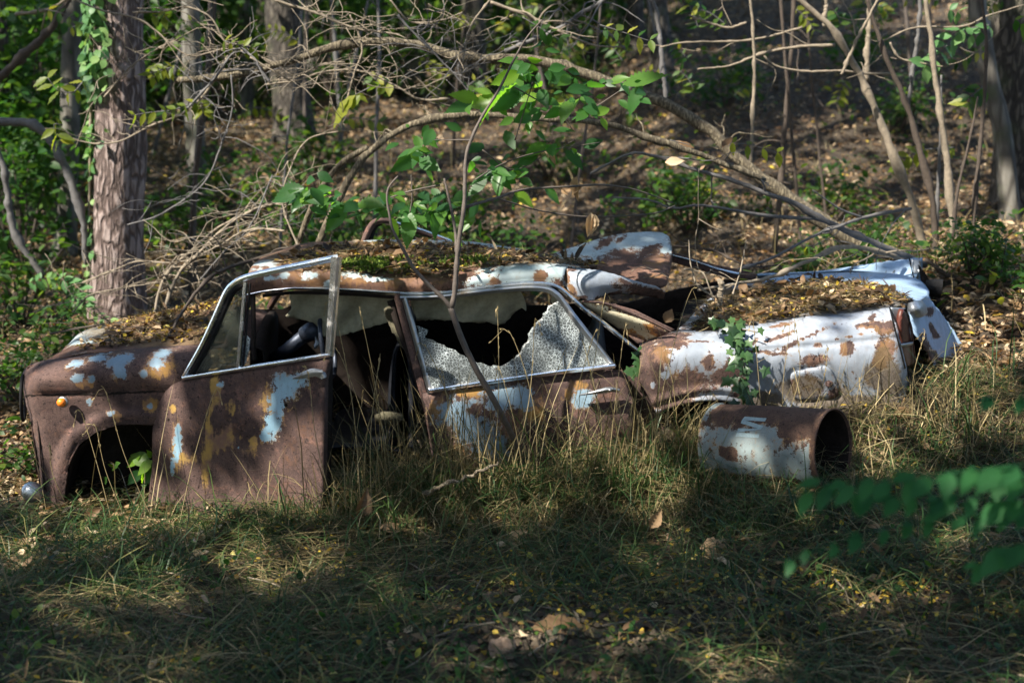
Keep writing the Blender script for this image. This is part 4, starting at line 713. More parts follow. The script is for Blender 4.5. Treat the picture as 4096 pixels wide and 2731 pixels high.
SHD = [(3040, 1720, -.35, .24), (3250, 1850, -.45, .2), (3770, 1340, .6, .17), (2900, 1900, -.4, .2), (520, 1470, .1, .26), (640, 1450, .1, .2), (850, 1580, -.1, .30), (1130, 1580, -.25, .30), (750, 1780, 0, .17), (1150, 1700, -.25, .14), (950, 1750, -.15, .14), (3450, 300, 9, 2.2), (3200, 150, 14, 2.0), (1450, 1550, .8, .28), (1520, 1420, 1.2, .28), (1180, 1340, .4, .12), (2000, 2450, -1.5, .3), (1200, 2550, -1.7, .25), (3700, 2550, -1.8, .3), (1500, 1720, .6, .25), (2950, 1760, -.3, .12), (2980, 1640, -.25, .10), (3200, 1640, -.4, .1), (3420, 1800, -.5, .1), (4060, 300, 4.5, .5), (3780, 1330, .6, .12), (1800, 1690, 0, .12), (2100, 1650, 0, .1), (1640, 1400, .1, .12)]
def uv(p): return p@A, p@B
lit = [(*uv(U(a, b, c)), r) for a, b, c, r in LIT]; shd = [(*uv(U(a, b, c)), r) for a, b, c, r in SHD]
def cover(u, v, gy):
    """how closed the canopy is along the sun line (0 open, 1 closed)"""
    nz = np.where(gy > 1.5, fbm(u*2.6+31, v*2.6+17, 4), np.where(gy < -.55, fbm(u*6.5+3, v*6.5+9, 2), fbm(u*4.2+11, v*4.2+7, 3))); thr = np.interp(gy, [-3, -.6, -.2, 1.3, 2.0, 6, 30], [.585, .585, .575, .57, .44, .39, .375])
    c = 1-sst(thr-.015, thr+.02, nz)
    w_ = .5*(fbm(u*5, v*5, 2)-.5)
    for a, b, r in shd: c = np.maximum(c, 1-sst(.8, 1.05, np.hypot(u-a, v-b)/r+w_))
    for a, b, r in lit: c = np.minimum(c, np.maximum(sst(.9, 1.2, np.hypot(u-a, v-b)/(r+.05)+w_*.7), .075 if r > .105 else 0))
    return c
def sunny(P, f=1.15, pad=0., rmax=9.):
    u, v = P@A, P@B; m = np.zeros(len(P), bool)
    for a, b, r in lit:
        if r < rmax: m |= np.hypot(u-a, v-b) < r*f+pad
    return m
# ------------------------------------------------------------------ the standing trees that can be told apart
rs = np.random.RandomState(3)
ivt, IP = tree('ivy_clad_tree', 'thick sunlit reddish trunk with ivy climbing its side behind the car bonnet', [(462, 1275), (468, 1000), (478, 600), (480, 250), (478, -60)], .172, .15, 'bark', 3.0, seed=1, flare=.25, lump=.09)
mb = MB(); n = 420; t = rs.rand(n)**.8; py = 1230-1300*t; ang = R(178)+np.abs(rs.randn(n))*.42+np.where(py < 380, rs.rand(n)*.9, 0)
sel = (fbm(py/90., ang*3+5) > .47) | (py < 300); py, ang = py[sel], ang[sel]; n = len(py)
cx = np.interp(py, [-60, 250, 600, 1000, 1275], [478, 480, 478, 468, 462]); cc = U(cx, py, 3.0); rad = .17+.02*rs.rand(n)+np.where(py < 300, .05*rs.rand(n), 0)
outw = np.stack([np.cos(ang), np.sin(ang), 0*ang], 1); P = cc+outw*rad[:, None]; L = .035+.04*rs.rand(n)+np.where(py < 380, .02, 0)
V, F, m = cards(rs, P, L, L*.85, rdir(rs, n)*.6+[0, 0, -.7]+outw*.2, outw+rdir(rs, n)*.5, .15, .3); mb.add(V, F, np.repeat(rs.rand(n), m))
mb.build('ivy', M['paleleaf'], ivt)
P = spline(np.stack([U(cx_, py_, 3.0)+np.array([math.cos(3.5), math.sin(3.5), 0])*.178 for cx_, py_ in ((462, 1270), (466, 1000), (474, 700), (479, 350), (478, 0))]), 40); V, F = tube(P, .009, 6, rough=.3); mesh('ivy_stem', V, F, M['twig'], ivt)
tree('large_tree', 'large dark straight trunk on the slope left of centre behind the dead twigs', [(1178, 560), (1160, 350), (1128, 0)], .20, .18, 'bark2', 8.8, flare=.5)
tree('slim_tree', 'slim grey brown trunk left of the ivy clad tree', [(262, 1090), (268, 800), (280, 450), (292, 0)], .08, .065, 'bark3', 5.0)
tree('slim_tree', 'shaded slim trunk just right of the ivy clad tree', [(800, 840), (782, 600), (770, 300), (762, 0)], .085, .075, 'bark3', 6.0)
tree('pale_tree', 'thin pale trunk between the ivy clad tree and the large dark trunk', [(992, 480), (985, 250), (975, 0)], .075, .06, 'bark3', 11.0)
tree('flared_tree', 'large shaded trunk with a flared foot at the right edge of the photo', [(4085, 860), (4062, 600), (4052, 300), (4050, -30)], .17, .14, 'bark2', 4.9, flare=.7, lump=.12)
tree('leaning_tree', 'peeling leaning trunk against the large trunk at the right edge', [(4060, 740), (4010, 540), (3955, 300), (3920, 60), (3905, -60)], .07, .045, 'bark3', 4.5, flare=.3, lump=.12)
tree('dark_tree', 'dark slim trunk cut by the left edge of the photo', [(2, 1090), (6, 800), (0, 400), (-10, 0)], .07, .06, 'bark2', 5.4)
tree('shadowed_tree', 'dark trunk at the top of the photo right of the leafy branches', [(2655, 330), (2640, 150), (2622, -20)], .13, .12, 'bark2', 10.5)
tree('shadowed_tree', 'dark trunk standing behind the middle of the arching branches', [(1905, 500), (1900, 200), (1890, -20)], .14, .12, 'bark2', 11.5)

# ------------------------------------------------------------------ woods beyond, each tree its own
rs = np.random.RandomState(11)
spots = []
for px, Y in [(-150, 9), (90, 10), (150, 15), (360, 13), (620, 10.5), (690, 16), (860, 14), (930, 19), (1040, 15), (1260, 13), (1330, 20), (1420, 12.5), (1540, 17), (1660, 14), (1760, 20), (2010, 18), (2120, 13.5), (2240, 21), (2330, 15), (2450, 18), (2540, 13), (2770, 16), (2850, 21), (3010, 18), (3170, 22), (3300, 17), (3480, 21), (3650, 18), (3820, 22), (3990, 17), (4200, 14), (480, 20), (210, 19), (780, 22), (1180, 23), (2650, 24), (1880, 24), (1480, 25)]:
    x = (px-2048)/FPX*(Y+6.2); spots.append((px, Y, .05+.09*rs.rand()))
for k, (px, Y, r) in enumerate(spots):
    x = float(U(px, 300, Y)[0]); z = float(ground_z(x, Y)); ln = rs.randn()*.03
    f = lambda h: (px+ln*h*1000/(Y/10+.62), 1365.5-FPX*math.tan(math.atan2(z+h-2.0, Y+6.2)+PITCH))
    lab = ('far slender woodland trunk in the shade beyond the slope', 'far grey woodland trunk standing beyond the slope')[k % 2]
    tree('woodland_tree', lab, [f(0), f(1.2), f(2.6)], r, r*.85, ('bark2', 'bark3')[k % 2], Y, 8, ('dark far woodland trunks', 'grey far woodland trunks')[k % 2], seed=k, ncrown=110)

# ------------------------------------------------------------------ understorey bushes (a few kinds, copied)
def bush(name, seed, n, rad, size, mat, tintm, loc, label, group):
    rs = np.random.RandomState(seed); root = tag(empty(name, loc), label, 'bush', group)
    loc = np.array(loc); sb = MB()
    for q in range(7):
        e = loc+np.array([rs.randn()*rad[0]*.7, rs.randn()*rad[1]*.7, rad[2]*(.9+rs.rand())]); P = spline(np.array([loc-[0, 0, .05], loc*.5+e*.5+[0, 0, rad[2]*.2], e]), 8); sb.add(*tube(P, np.linspace(.014, .004, 8), 5))
    sb.build('stem', M['darktwig'], root); V, F, T = crown(rs, loc+[0, 0, rad[2]], rad, n, size, tintm, 18); b = MB(); b.add(V, F, T); b.build('foliage', M[mat], root)
    return root
def copy_tree(o, parent=None):
    c = o.copy(); C.objects.link(c)
    if parent is not None: c.parent = parent
    for ch in list(o.children): copy_tree(ch, c)
    return c
protos = {}
kinds = {'a': ('broad_leaf_bush', 21, 900, (.55, .5, .75), .11, 'leaf', .42), 'b': ('tall_bush', 22, 1300, (.7, .6, 1.25), .12, 'leaf', .5), 'c': ('low_bush', 23, 420, (.4, .35, .28), .085, 'leaf', .58), 'd': ('bright_bush', 24, 700, (.5, .45, .6), .10, 'leaf', .72)}
GL = {'a': 'dark green broad leaved bushes', 'b': 'tall leafy bushes under the trees', 'c': 'low green plants on the slope', 'd': 'bright sunlit bushes'}
LB = {'a': 'dark green broad leaved bush under the trees', 'b': 'tall leafy bush filling the shade under the trees', 'c': 'low green leafy plant among the dead leaves on the slope', 'd': 'bright green sunlit bush among the far trunks'}
bl = [('b', 40, 5.5, 1.0), ('b', 190, 7.2, 1.1), ('a', 60, 4.6, .8), ('b', 640, 10.5, 1.0), ('b', 880, 11.5, 1.1), ('d', 1040, 12, 1.0), ('b', 1330, 11, 1.1), ('d', 1450, 12, 1.1), ('b', 1600, 12, 1.2), ('b', 1800, 13, 1.2), ('d', 1990, 12, 1), ('b', 2150, 14, 1.2), ('b', 2350, 14, 1.1), ('b', 2520, 15, 1.2), ('d', 2250, 11.5, .7),
      ('b', 330, 10, 1.3), ('b', 480, 12, 1.3), ('b', 720, 13, 1.3), ('b', 1180, 15, 1.4), ('b', 1400, 17, 1.4), ('b', 1700, 17, 1.4), ('b', 2050, 18, 1.5), ('b', 2450, 19, 1.5), ('b', 2750, 18, 1.4), ('b', 2950, 20, 1.5), ('b', 3200, 22, 1.6), ('b', 3500, 22, 1.6), ('b', 3750, 21, 1.5), ('b', 4000, 20, 1.5), ('b', -80, 8, 1.2), ('d', 100, 9, 1), ('d', 560, 10.5, .8), ('b', 900, 18, 1.5), ('b', 150, 15, 1.6), ('b', 550, 18, 1.7), ('b', 1000, 23, 1.8), ('b', 1500, 23, 1.8), ('b', 2000, 24, 1.8), ('b', 2500, 25, 1.8),
      ('c', 30, 2.9, .9), ('c', 700, 4.6, .8), ('c', 860, 5.6, .9), ('c', 1180, 4.8, .9), ('d', 1560, 4.6, .55), ('c', 1700, 4.2, .9), ('c', 1420, 3.9, .8), ('c', 1850, 5, .8), ('c', 2700, 5.2, .8), ('c', 2760, 4.8, .8), ('c', 3340, 4.6, .7), ('c', 3600, 7, .8), ('c', 3450, 9, .9), ('c', 3250, 2.6, .5), ('c', 3500, 3.3, .5), ('c', 3560, 2.1, .35), ('c', 3920, 1.6, .5), ('c', 4040, 1.4, .5), ('c', 3900, 2.6, .5), ('c', 2200, 7, .8), ('c', 2900, 8, .9), ('c', 1250, 7, .9), ('c', 3950, 9, .9), ('c', 2050, 4, .7), ('c', 150, 2.0, .6), ('c', 20, 1.4, .6), ('c', 60, .5, .45), ('b', -420, 6, 1.1), ('b', -700, 9, 1.3), ('a', -500, 3, .8), ('b', 4550, 7, 1.1), ('b', 4700, 11, 1.4), ('a', 4500, 3, .8), ('b', 4400, 15, 1.4), ('b', -400, 14, 1.4), ('c', 4450, .8, .7), ('b', 5000, 5, 1), ('b', -1000, 6, 1.2)]
rs = np.random.RandomState(8)
for k, px, Y, sc in bl:
    x = float(U(px, 500, Y)[0]); loc = (x, Y, float(ground_z(x, Y)))
    if k not in protos: nm, sd, n, rad, size, mat, tm = kinds[k]; o = protos[k] = bush(nm, sd, n, rad, size, mat, tm, loc, LB[k], GL[k])
    else: o = copy_tree(protos[k]); o.location = loc
    o.scale = (sc, sc, sc); o.rotation_euler = (0, 0, rs.rand()*6.28)

# ------------------------------------------------------------------ leaning saplings on the right, and others
def stem(name, label, pts, w0, w1, mat, group=None, cat='sapling', extra=(), twigs=0, seed=0, n=36, k=7):
    """pts (px, py, Y) from the foot; widths in photo pixels"""
    P = spline(U3(pts), n); y = np.mean([p[2] for p in pts]); r = np.linspace(w0, w1, n)*PXM(y)*.5
    rs = np.random.RandomState(seed+7); r = r*(1+.22*(rs.rand(n)-.5)); kn = rs.rand(6)*n
    for q in kn: r = r*(1+(.25+.3*rs.rand())*np.exp(-((np.arange(n)-q)/.8)**2))
    j_ = np.cumsum(rs.randn(n, 3), 0); j_ = j_-np.linspace(0, 1, n)[:, None]*j_[-1]; P = P+j_*r.mean()*.14+rs.randn(n, 3)*r.mean()*.07; mb = MB(); mb.add(*tube(P, r, k))
    for e, a, b in extra: Q = spline(U3(e), 20); mb.add(*tube(Q, np.linspace(a, b, 20)*PXM(y)*.5, 6))
    for q in range(twigs):
        i = rs.randint(n//6, n-1); L = (.15+.35*rs.rand()); d = rdir(rs, 1)[0]; d[1] *= .5; d[2] = abs(d[2])*.4; pt = [P[i]]
        for s_ in range(6): d = d+rs.randn(3)*.28+[0, 0, -.06]; d /= np.linalg.norm(d); pt.append(pt[-1]+d*L/6)
        mb.add(*tube(spline(np.array(pt), 12), np.linspace(min(.006, r[i]*.5), .0016, 12), 5))
        if rs.rand() < .6:
            j = pt[3]; d2 = rdir(rs, 1)[0]; mb.add(*tube(spline(np.array([j, j+d2*L*.15+[0, 0, -.01], j+d2*L*.3]), 6), np.linspace(.003, .0013, 6), 4))
    o = mb.build(name, M[mat]); tag(o, label, cat, group); return o
stem('leaning_sapling', 'sunlit pale sapling leaning left over the far end of the boot', [(3702, 1010, 2.4), (3639, 793, 2.4), (3582, 646, 2.4), (3505, 470, 2.4), (3407, 267, 2.4), (3302, 112, 2.4), (3175, -20, 2.4)], 34, 22, 'twig')
stem('leaning_sapling', 'dark sapling just right of the sunlit pale one', [(3748, 1040, 2.3), (3723, 772, 2.3), (3674, 596, 2.3), (3618, 421, 2.3), (3519, 196, 2.3), (3463, -20, 2.3)], 28, 16, 'darktwig')
stem('upright_sapling', 'brown upright sapling behind the tail of the car', [(3838, 1100, 2.2), (3807, 877, 2.2), (3793, 702, 2.2), (3758, 491, 2.2), (3723, 246, 2.2), (3700, -20, 2.2)], 30, 18, 'twig')
stem('upright_sapling', 'thin dark upright stem nearest the right edge saplings', [(3872, 1130, 2.0), (3919, 561, 2.0), (3940, 210, 2.0), (3926, -20, 2.0)], 18, 12, 'darktwig')
stem('thin_sapling', 'thin stem crossing behind the upright sapling at the top right', [(3632, 430, 2.6), (3660, 200, 2.6), (3681, -20, 2.6)], 14, 16, 'greytwig')
stem('thin_sapling', 'thin dark stem leaning right between the tail saplings', [(3803, 1060, 1.9), (3828, 772, 1.9), (3875, 560, 1.9), (3912, 386, 1.9)], 14, 8, 'darktwig')
stem('thin_sapling', 'short broken grey stem hanging at the top right', [(3467, 320, 3), (3470, 70, 3), (3478, -20, 3)], 22, 14, 'twig')
stem('thin_sapling', 'straight thin upright stem right of the leafy branches', [(3005, 655, 2.4), (3007, 561, 2.4), (3014, 316, 2.4), (3000, -20, 2.4)], 15, 11, 'twig')
stem('thin_sapling', 'curved thin stem behind the tip of the leafy branches', [(2668, 420, 2.6), (2642, 210, 2.6), (2607, -20, 2.6)], 20, 15, 'greytwig')
stem('thin_sapling', 'pale straight stub at the very top right of centre', [(3298, 105, 2.6), (3301, -20, 2.6)], 15, 15, 'twig')
stem('thin_sapling', 'thin upright stem with small leaves beside the brown sapling', [(3745, 1040, 2.5), (3752, 700, 2.5), (3765, 300, 2.5)], 16, 8, 'greytwig')
for lab, pts, a, b in [('wavy thin branch reaching across the dark slope at top right', [(3559, 296, 2.5), (3470, 293, 2.5), (3358, 281, 2.5), (3210, 284, 2.5), (3105, 263, 2.5), (3049, 218, 2.5)], 9, 7),
                 ('upper thin branch reaching left from the sunlit leaning sapling', [(3340, 182, 2.5), (3200, 188, 2.5), (3056, 211, 2.5), (2930, 263, 2.5), (2790, 277, 2.5)], 14, 6),
                 ('thin sunlit branch crossing near the top right', [(3210, 110, 2.5), (3056, 150, 2.5), (2916, 165, 2.5), (2740, 170, 2.5), (2640, 190, 2.5)], 10, 5),
                 ('short pale branch curving down at the top right', [(2985, 90, 2.5), (2916, 108, 2.5), (2840, 90, 2.5), (2755, 62, 2.5)], 10, 8),
                 ('dark thin branch slanting across the top right corner', [(3365, 300, 2.2), (3440, 130, 2.2), (3520, -10, 2.2)], 12, 10),
                 ('thin branch swinging across to the large right hand trunk', [(3520, 170, 2.3), (3660, 110, 2.3), (3850, 105, 2.3), (3960, 60, 2.3), (4096, 20, 2.3)], 8, 5),
                 ('thin branch curling left of the right hand leaf cluster', [(3560, 170, 2.3), (3600, 230, 2.3), (3690, 250, 2.3), (3790, 268, 2.3)], 8, 5)]:
    stem('thin_branch', lab, pts, a, b, 'twig', cat='branch', twigs=2, seed=int(pts[0][0]))
stem('curved_sapling', 'grey bent sapling arching down in front of the slim left trunk', [(345, 1050, 2.9), (330, 870, 2.9), (260, 690, 2.9), (180, 560, 2.9), (105, 510, 2.9), (-30, 485, 2.9)], 26, 36, 'greytwig')
stem('leaning_sapling', 'grey sapling leaning left beside the left edge', [(170, 1100, 3), (90, 990, 3), (35, 870, 3), (5, 680, 3), (-15, 600, 3)], 28, 26, 'greytwig')
stem('slanting_branch', 'dark branch slanting up from the left edge at the top', [(-20, 335, 3.4), (90, 230, 3.4), (200, 110, 3.4), (285, -20, 3.4)], 34, 24, 'darktwig', cat='branch')
stem('slanting_branch', 'thin pale branch crossing the top left corner', [(60, 60, 3.2), (190, 40, 3.2), (300, -20, 3.2)], 14, 10, 'twig', cat='branch')

# ------------------------------------------------------------------ arching and fallen branches over the car
stem('arching_branch', 'sunlit ridged branch arching from behind the roof to the boot', [(1250, 1030, 1.5), (1300, 880, 1.45), (1380, 720, 1.4), (1470, 600, 1.4), (1646, 491, 1.4), (1838, 459, 1.4), (2093, 472, 1.4), (2412, 504, 1.45), (2700, 590, 1.5), (2900, 660, 1.55), (3060, 720, 1.6)], 30, 22, 'ridged', cat='branch', n=60, k=10,
     extra=[([(1180, 1010, 1.6), (1260, 800, 1.5), (1360, 660, 1.45), (1470, 590, 1.4)], 24, 26)], twigs=7, seed=4)
stem('arching_branch', 'thick dark branch sweeping from the upper left down to the car tail', [(700, 320, 2.1), (960, 300, 2.1), (1200, 230, 2.0), (1372, 172, 2.0), (1519, 156, 2.0), (1685, 172, 2.0), (1850, 215, 2.0), (2093, 217, 2.0), (2246, 244, 2.0), (2412, 306, 2.0), (2600, 376, 2.0), (2810, 491, 1.95), (3021, 681, 1.9), (3267, 856, 1.85), (3440, 965, 1.8), (3600, 1030, 1.7)], 26, 56, 'ridged', cat='branch', n=70, k=10, twigs=12, seed=6)
stem('fallen_branch', 'smooth blue grey branch slanting down onto the far boot corner', [(2360, 700, 1.2), (2444, 650, 1.2), (2533, 612, 1.2), (2650, 630, 1.2), (2761, 667, 1.2), (2951, 730, 1.2), (3154, 807, 1.2), (3274, 870, 1.25), (3407, 933, 1.3), (3600, 1015, 1.4), (3700, 1060, 1.5)], 9, 30, 'greytwig', cat='branch', n=50, twigs=6, seed=9,
     extra=[([(3274, 873, 1.25), (3150, 870, 1.2), (3021, 856, 1.15), (2803, 821, 1.1), (2691, 835, 1.1), (2600, 800, 1.1), (2450, 790, 1.1)], 16, 6)])
stem('fallen_branch', 'dark forked branch lying from the roof gap up across the slope', [(2951, 1078, .9), (3091, 1032, 1.0), (3232, 954, 1.1), (3337, 912, 1.15), (3449, 870, 1.2), (3550, 850, 1.2), (3646, 835, 1.2)], 10, 14, 'greytwig', cat='branch', twigs=5, seed=12,
     extra=[([(3449, 870, 1.2), (3360, 835, 1.15), (3250, 760, 1.1)], 10, 6)])
stem('fallen_branch', 'tan crooked branch resting on the boot lid', [(2790, 1160, .5), (2966, 1132, .6), (3104, 1107, .75), (3234, 1050, .9), (3337, 1000, 1.0), (3420, 990, 1.05), (3502, 1003, 1.1), (3590, 1030, 1.2)], 12, 20, 'twig', cat='branch', twigs=3, seed=14)
stem('fallen_branch', 'dark thin branch lying across the slope above the boot', [(2690, 985, 1.4), (2850, 1000, 1.4), (2990, 1062, 1.3), (3120, 1060, 1.3)], 10, 7, 'darktwig', cat='branch', twigs=5, seed=15)
stem('fallen_branch', 'crooked branch lying beyond the tail at the right edge', [(3700, 1040, 1.5), (3820, 1120, 1.5), (3920, 1165, 1.5), (4020, 1170, 1.5), (4120, 1180, 1.5)], 16, 26, 'darktwig', cat='branch', twigs=2, seed=16)
stem('fallen_branch', 'small jagged dark branch at the right edge above the bright ground', [(3905, 1010, 1.6), (3990, 1040, 1.6), (4060, 1090, 1.6), (4110, 1110, 1.6)], 8, 16, 'darktwig', cat='branch', twigs=3, seed=17)
stem('upright_stick', 'pale broken stick standing up at the front of the boot litter', [(2880, 1220, .35), (2878, 1170, .35), (2876, 1122, .35)], 20, 22, 'twig', cat='stick')
for q, (lab, pts) in enumerate([('thin bare twig standing in the roof gap left of the broken stick', [(2860, 1190, .4), (2790, 1140, .45), (2762, 1050, .5), (2755, 960, .55)]), ('thin bare twig rising from the boot litter', [(2930, 1180, .4), (2960, 1090, .45), (2985, 960, .5)]), ('thin curved twig over the boot litter near the broken stick', [(2850, 1180, .3), (2820, 1100, .32), (2790, 1085, .35), (2735, 1075, .4)])]):
    stem('bare_twig', lab, pts, 7, 4, 'twig', cat='twig', twigs=2, seed=30+q)
stem('fallen_branch', 'bare branch resting from the wing up over the windscreen', [(545, 1545, .12), (600, 1460, .15), (690, 1320, .4), (790, 1165, .9), (880, 1085, 1.1), (1000, 1045, 1.3), (1120, 1010, 1.35), (1200, 985, 1.3)], 8, 18, 'darktwig', cat='branch', twigs=6, seed=20)
stem('fallen_branch', 'long thin stick lying along the bonnet litter', [(200, 1335, 1.1), (430, 1295, 1.05), (640, 1285, .9), (890, 1265, .8)], 8, 8, 'darktwig', cat='branch', twigs=4, seed=21)
stem('fallen_branch', 'second thin stick lying lower on the bonnet litter', [(380, 1420, .3), (480, 1360, .6), (640, 1330, .7), (760, 1290, .8)], 7, 7, 'darktwig', cat='branch', twigs=4, seed=22)
# dead twiggy branches, upper left
dead = [('pale dead twig bundle rising behind the bonnet', [(610, 1290, 1.6), (660, 1110, 1.7), (770, 1000, 1.75), (880, 905, 1.8), (1020, 835, 1.8), (1150, 800, 1.8)], 15, 9),
        ('lower pale dead twig rising behind the bonnet', [(640, 1285, 1.5), (710, 1105, 1.6), (800, 1010, 1.65), (930, 890, 1.7), (1060, 825, 1.7), (1150, 812, 1.7)], 15, 9),
        ('dead drooping branch crossing the ivy clad trunk', [(235, 530, 2.2), (330, 565, 2.2), (470, 568, 2.2), (600, 505, 2.2), (740, 450, 2.2), (840, 350, 2.2), (912, 224, 2.2)], 6, 14),
        ('pale straight dead branch at the top left of centre', [(735, 450, 2.0), (842, 330, 2.0), (930, 215, 2.0), (980, 200, 2.0), (1080, 330, 2.0)], 10, 12),
        ('dead branch running from the trunk top towards the centre', [(300, 0, 2.1), (420, 45, 2.1), (560, 80, 2.1), (660, 160, 2.1), (760, 225, 2.1), (900, 195, 2.1), (1030, 220, 2.1), (1180, 310, 2.1)], 9, 6),
        ('dead branch looping left across the top of the ivy clad trunk', [(530, 50, 2.1), (660, 45, 2.1), (740, 28, 2.1), (840, 68, 2.1), (890, 150, 2.1), (960, 240, 2.1)], 9, 7),
        ('thin dead branch above the drooping one', [(415, 390, 2.1), (520, 270, 2.1), (640, 190, 2.1), (730, 150, 2.1)], 8, 5),
        ('long dead branch fanning right in the middle of the twigs', [(510, 900, 1.9), (640, 860, 1.9), (780, 770, 1.9), (840, 700, 1.9), (880, 600, 1.9), (930, 440, 1.9), (925, 300, 1.9)], 7, 9),
        ('bare grey branch running to the knot of twigs above the roof', [(1060, 340, 2.0), (1180, 325, 2.0), (1290, 290, 2.0), (1440, 285, 2.0), (1580, 345, 2.0), (1680, 400, 2.0), (1800, 395, 2.0)], 8, 10),
        ('dead branch with bent tips in front of the large dark trunk', [(1000, 230, 1.9), (1120, 300, 1.9), (1170, 320, 1.9), (1290, 260, 1.9), (1380, 250, 1.9)], 8, 6),
        ('thin dead branch sloping from the top edge over the arch', [(1100, 0, 1.9), (1280, 60, 1.9), (1420, 110, 1.9), (1600, 140, 1.9)], 14, 8),
        ('long bare branch sloping from the top to the arching branch', [(1590, 60, 1.7), (1640, 120, 1.7), (1720, 200, 1.7), (1820, 300, 1.7), (1900, 400, 1.7)], 12, 6),
        ('forked bare branch in the upper middle', [(1560, 0, 1.8), (1640, 90, 1.8), (1760, 85, 1.8), (1850, 50, 1.8)], 8, 6),
        ('curving bare branch right of the upper middle fork', [(1960, 0, 1.8), (1880, 110, 1.8), (1850, 250, 1.8), (1840, 340, 1.8)], 9, 8),
        ('dark bare branch at the top right of the leafy branches', [(1960, 10, 2.1), (2100, 60, 2.1), (2250, 130, 2.1), (2380, 180, 2.1), (2500, 190, 2.1)], 16, 8),
        ('grey leaning branch crossing behind the leafy sapling top', [(2020, 205, 2.2), (2200, 130, 2.2), (2320, 60, 2.2), (2430, -10, 2.2)], 18, 20),
        ('thin pale upright twigs left of the arch', [(1390, 400, 1.9), (1420, 290, 1.9), (1450, 190, 1.9), (1400, 60, 1.9)], 10, 8),
        ('bare twig curving low over the roof front', [(1140, 925, 1.4), (1000, 920, 1.5), (880, 980, 1.6), (740, 1050, 1.6)], 11, 8),
        ('bare twig running from the trunk foot towards the roof', [(330, 1130, 1.9), (470, 1075, 1.8), (560, 1045, 1.8), (700, 1050, 1.7), (840, 1010, 1.6)], 9, 6),
        ('slanting bare twig behind the roof front corner', [(800, 1120, 1.6), (900, 1000, 1.6), (1000, 900, 1.6), (1090, 700, 1.7)], 8, 6),
        ('bare twig with bent side shoots low beside the ivy clad trunk', [(290, 1250, 1.7), (360, 1180, 1.7), (500, 1150, 1.7), (620, 1130, 1.7)], 8, 5),
        ('thin dead spray right of the knot of twigs', [(1200, 1000, 1.5), (1130, 820, 1.6), (1150, 700, 1.6), (1230, 560, 1.7), (1400, 520, 1.7)], 9, 6)]
for q, (lab, pts, a, b) in enumerate(dead): stem('dead_branch', lab, pts, a*.85, b*.85, 'twig' if q % 4 != 3 else 'greytwig', cat='branch', twigs=22 if q < 12 else 12, seed=60+q, n=40, k=6)

# ------------------------------------------------------------------ leafy sprays
def lobed(rs, base, tip, w, nrm, n=11, serr=.10, droop=.15, fold=.22):
    """one toothed, veined leaf as a grid"""
    d = tip-base; L = np.linalg.norm(d); d = d/L; u = nrm-d*np.dot(nrm, d); u /= np.linalg.norm(u); s_ = np.cross(d, u)
    t = np.linspace(0, 1, n); prof = np.sin(np.pi*t**.78)**1.15; prof[0] = .02; prof[-1] = 0.
    cols_ = []
    for v in (-1, -.55, 0, .55, 1):
        e = prof*(1+(serr*((np.arange(n) % 2)*2-1) if abs(v) == 1 else 0))*w*.5*v
        h = fold*np.abs(v)*w*.5*prof-droop*L*t**2+(.02*L*np.where(np.arange(n) % 2, 1, -1)*abs(v) if v else 0)
        cols_.append(base+d*(t*L)[:, None]+s_*e[:, None]+u*h[:, None])
    V = np.stack(cols_, 1).reshape(-1, 3); i = np.arange(n-1)[:, None]*5; j = np.arange(4)[None]
    return V, np.stack([i+j, i+j+1, i+5+j+1, i+5+j], -1).reshape(-1, 4)
sap = tag(empty('forked_sapling', tuple(U(2050, 1760, -.25))), 'thin forked sapling before the rear door with large toothed leaves above the roof', 'sapling')
main = spline(U3([(2075, 1790, -.22), (2028, 1700, -.3), (1970, 1590, -.35), (1908, 1482, -.38), (1859, 1384, -.38), (1824, 1293, -.38), (1803, 1230, -.38)]), 40)
mb = MB(); mb.add(*tube(main, np.linspace(26, 25, 40)*PXM(-.35)*.5, 9, rough=.05))
def lim(pts, a, b, n=40): mb.add(*tube(spline(U3(pts), n), np.linspace(a, b, n)*PXM(-.3)*.5*(1+.1*np.sin(np.arange(n)*1.7)), 8, rough=.04))
lim([(1803, 1235, -.38), (1817, 1181, -.38), (1828, 1040, -.37), (1838, 944, -.36), (1857, 816, -.34), (1863, 638, -.3), (1889, 548, -.28), (1933, 459, -.25), (1997, 357, -.22), (2048, 255, -.2), (2106, 153, -.2), (2169, 80, -.2)], 23, 6, 60)
lim([(1806, 1232, -.38), (1770, 1190, -.38), (1726, 1150, -.37), (1656, 1075, -.36), (1621, 1012, -.35), (1572, 921, -.34), (1558, 860, -.33), (1548, 797, -.32), (1555, 750, -.31), (1592, 705, -.3)], 19, 7)
lim([(1826, 1010, -.36), (1822, 930, -.33), (1803, 829, -.3), (1777, 714, -.28)], 15, 9)
lim([(1862, 828, -.33), (1991, 791, -.2), (2093, 759, -.1), (2284, 746, 0), (2412, 740, .1), (2539, 759, .2), (2692, 812, .3)], 12, 6)
lim([(1985, 792, -.2), (2060, 815, -.1), (2157, 842, 0), (2348, 867, .1), (2603, 855, .2), (2700, 823, .3)], 7, 6)
lim([(1240, 800, .3), (1330, 820, .3), (1440, 818, .25), (1530, 800, .2), (1640, 765, .1), (1760, 740, .1)], 7, 8)
lim([(1640, 850, .1), (1648, 790, .1), (1645, 700, .1)], 6, 5)
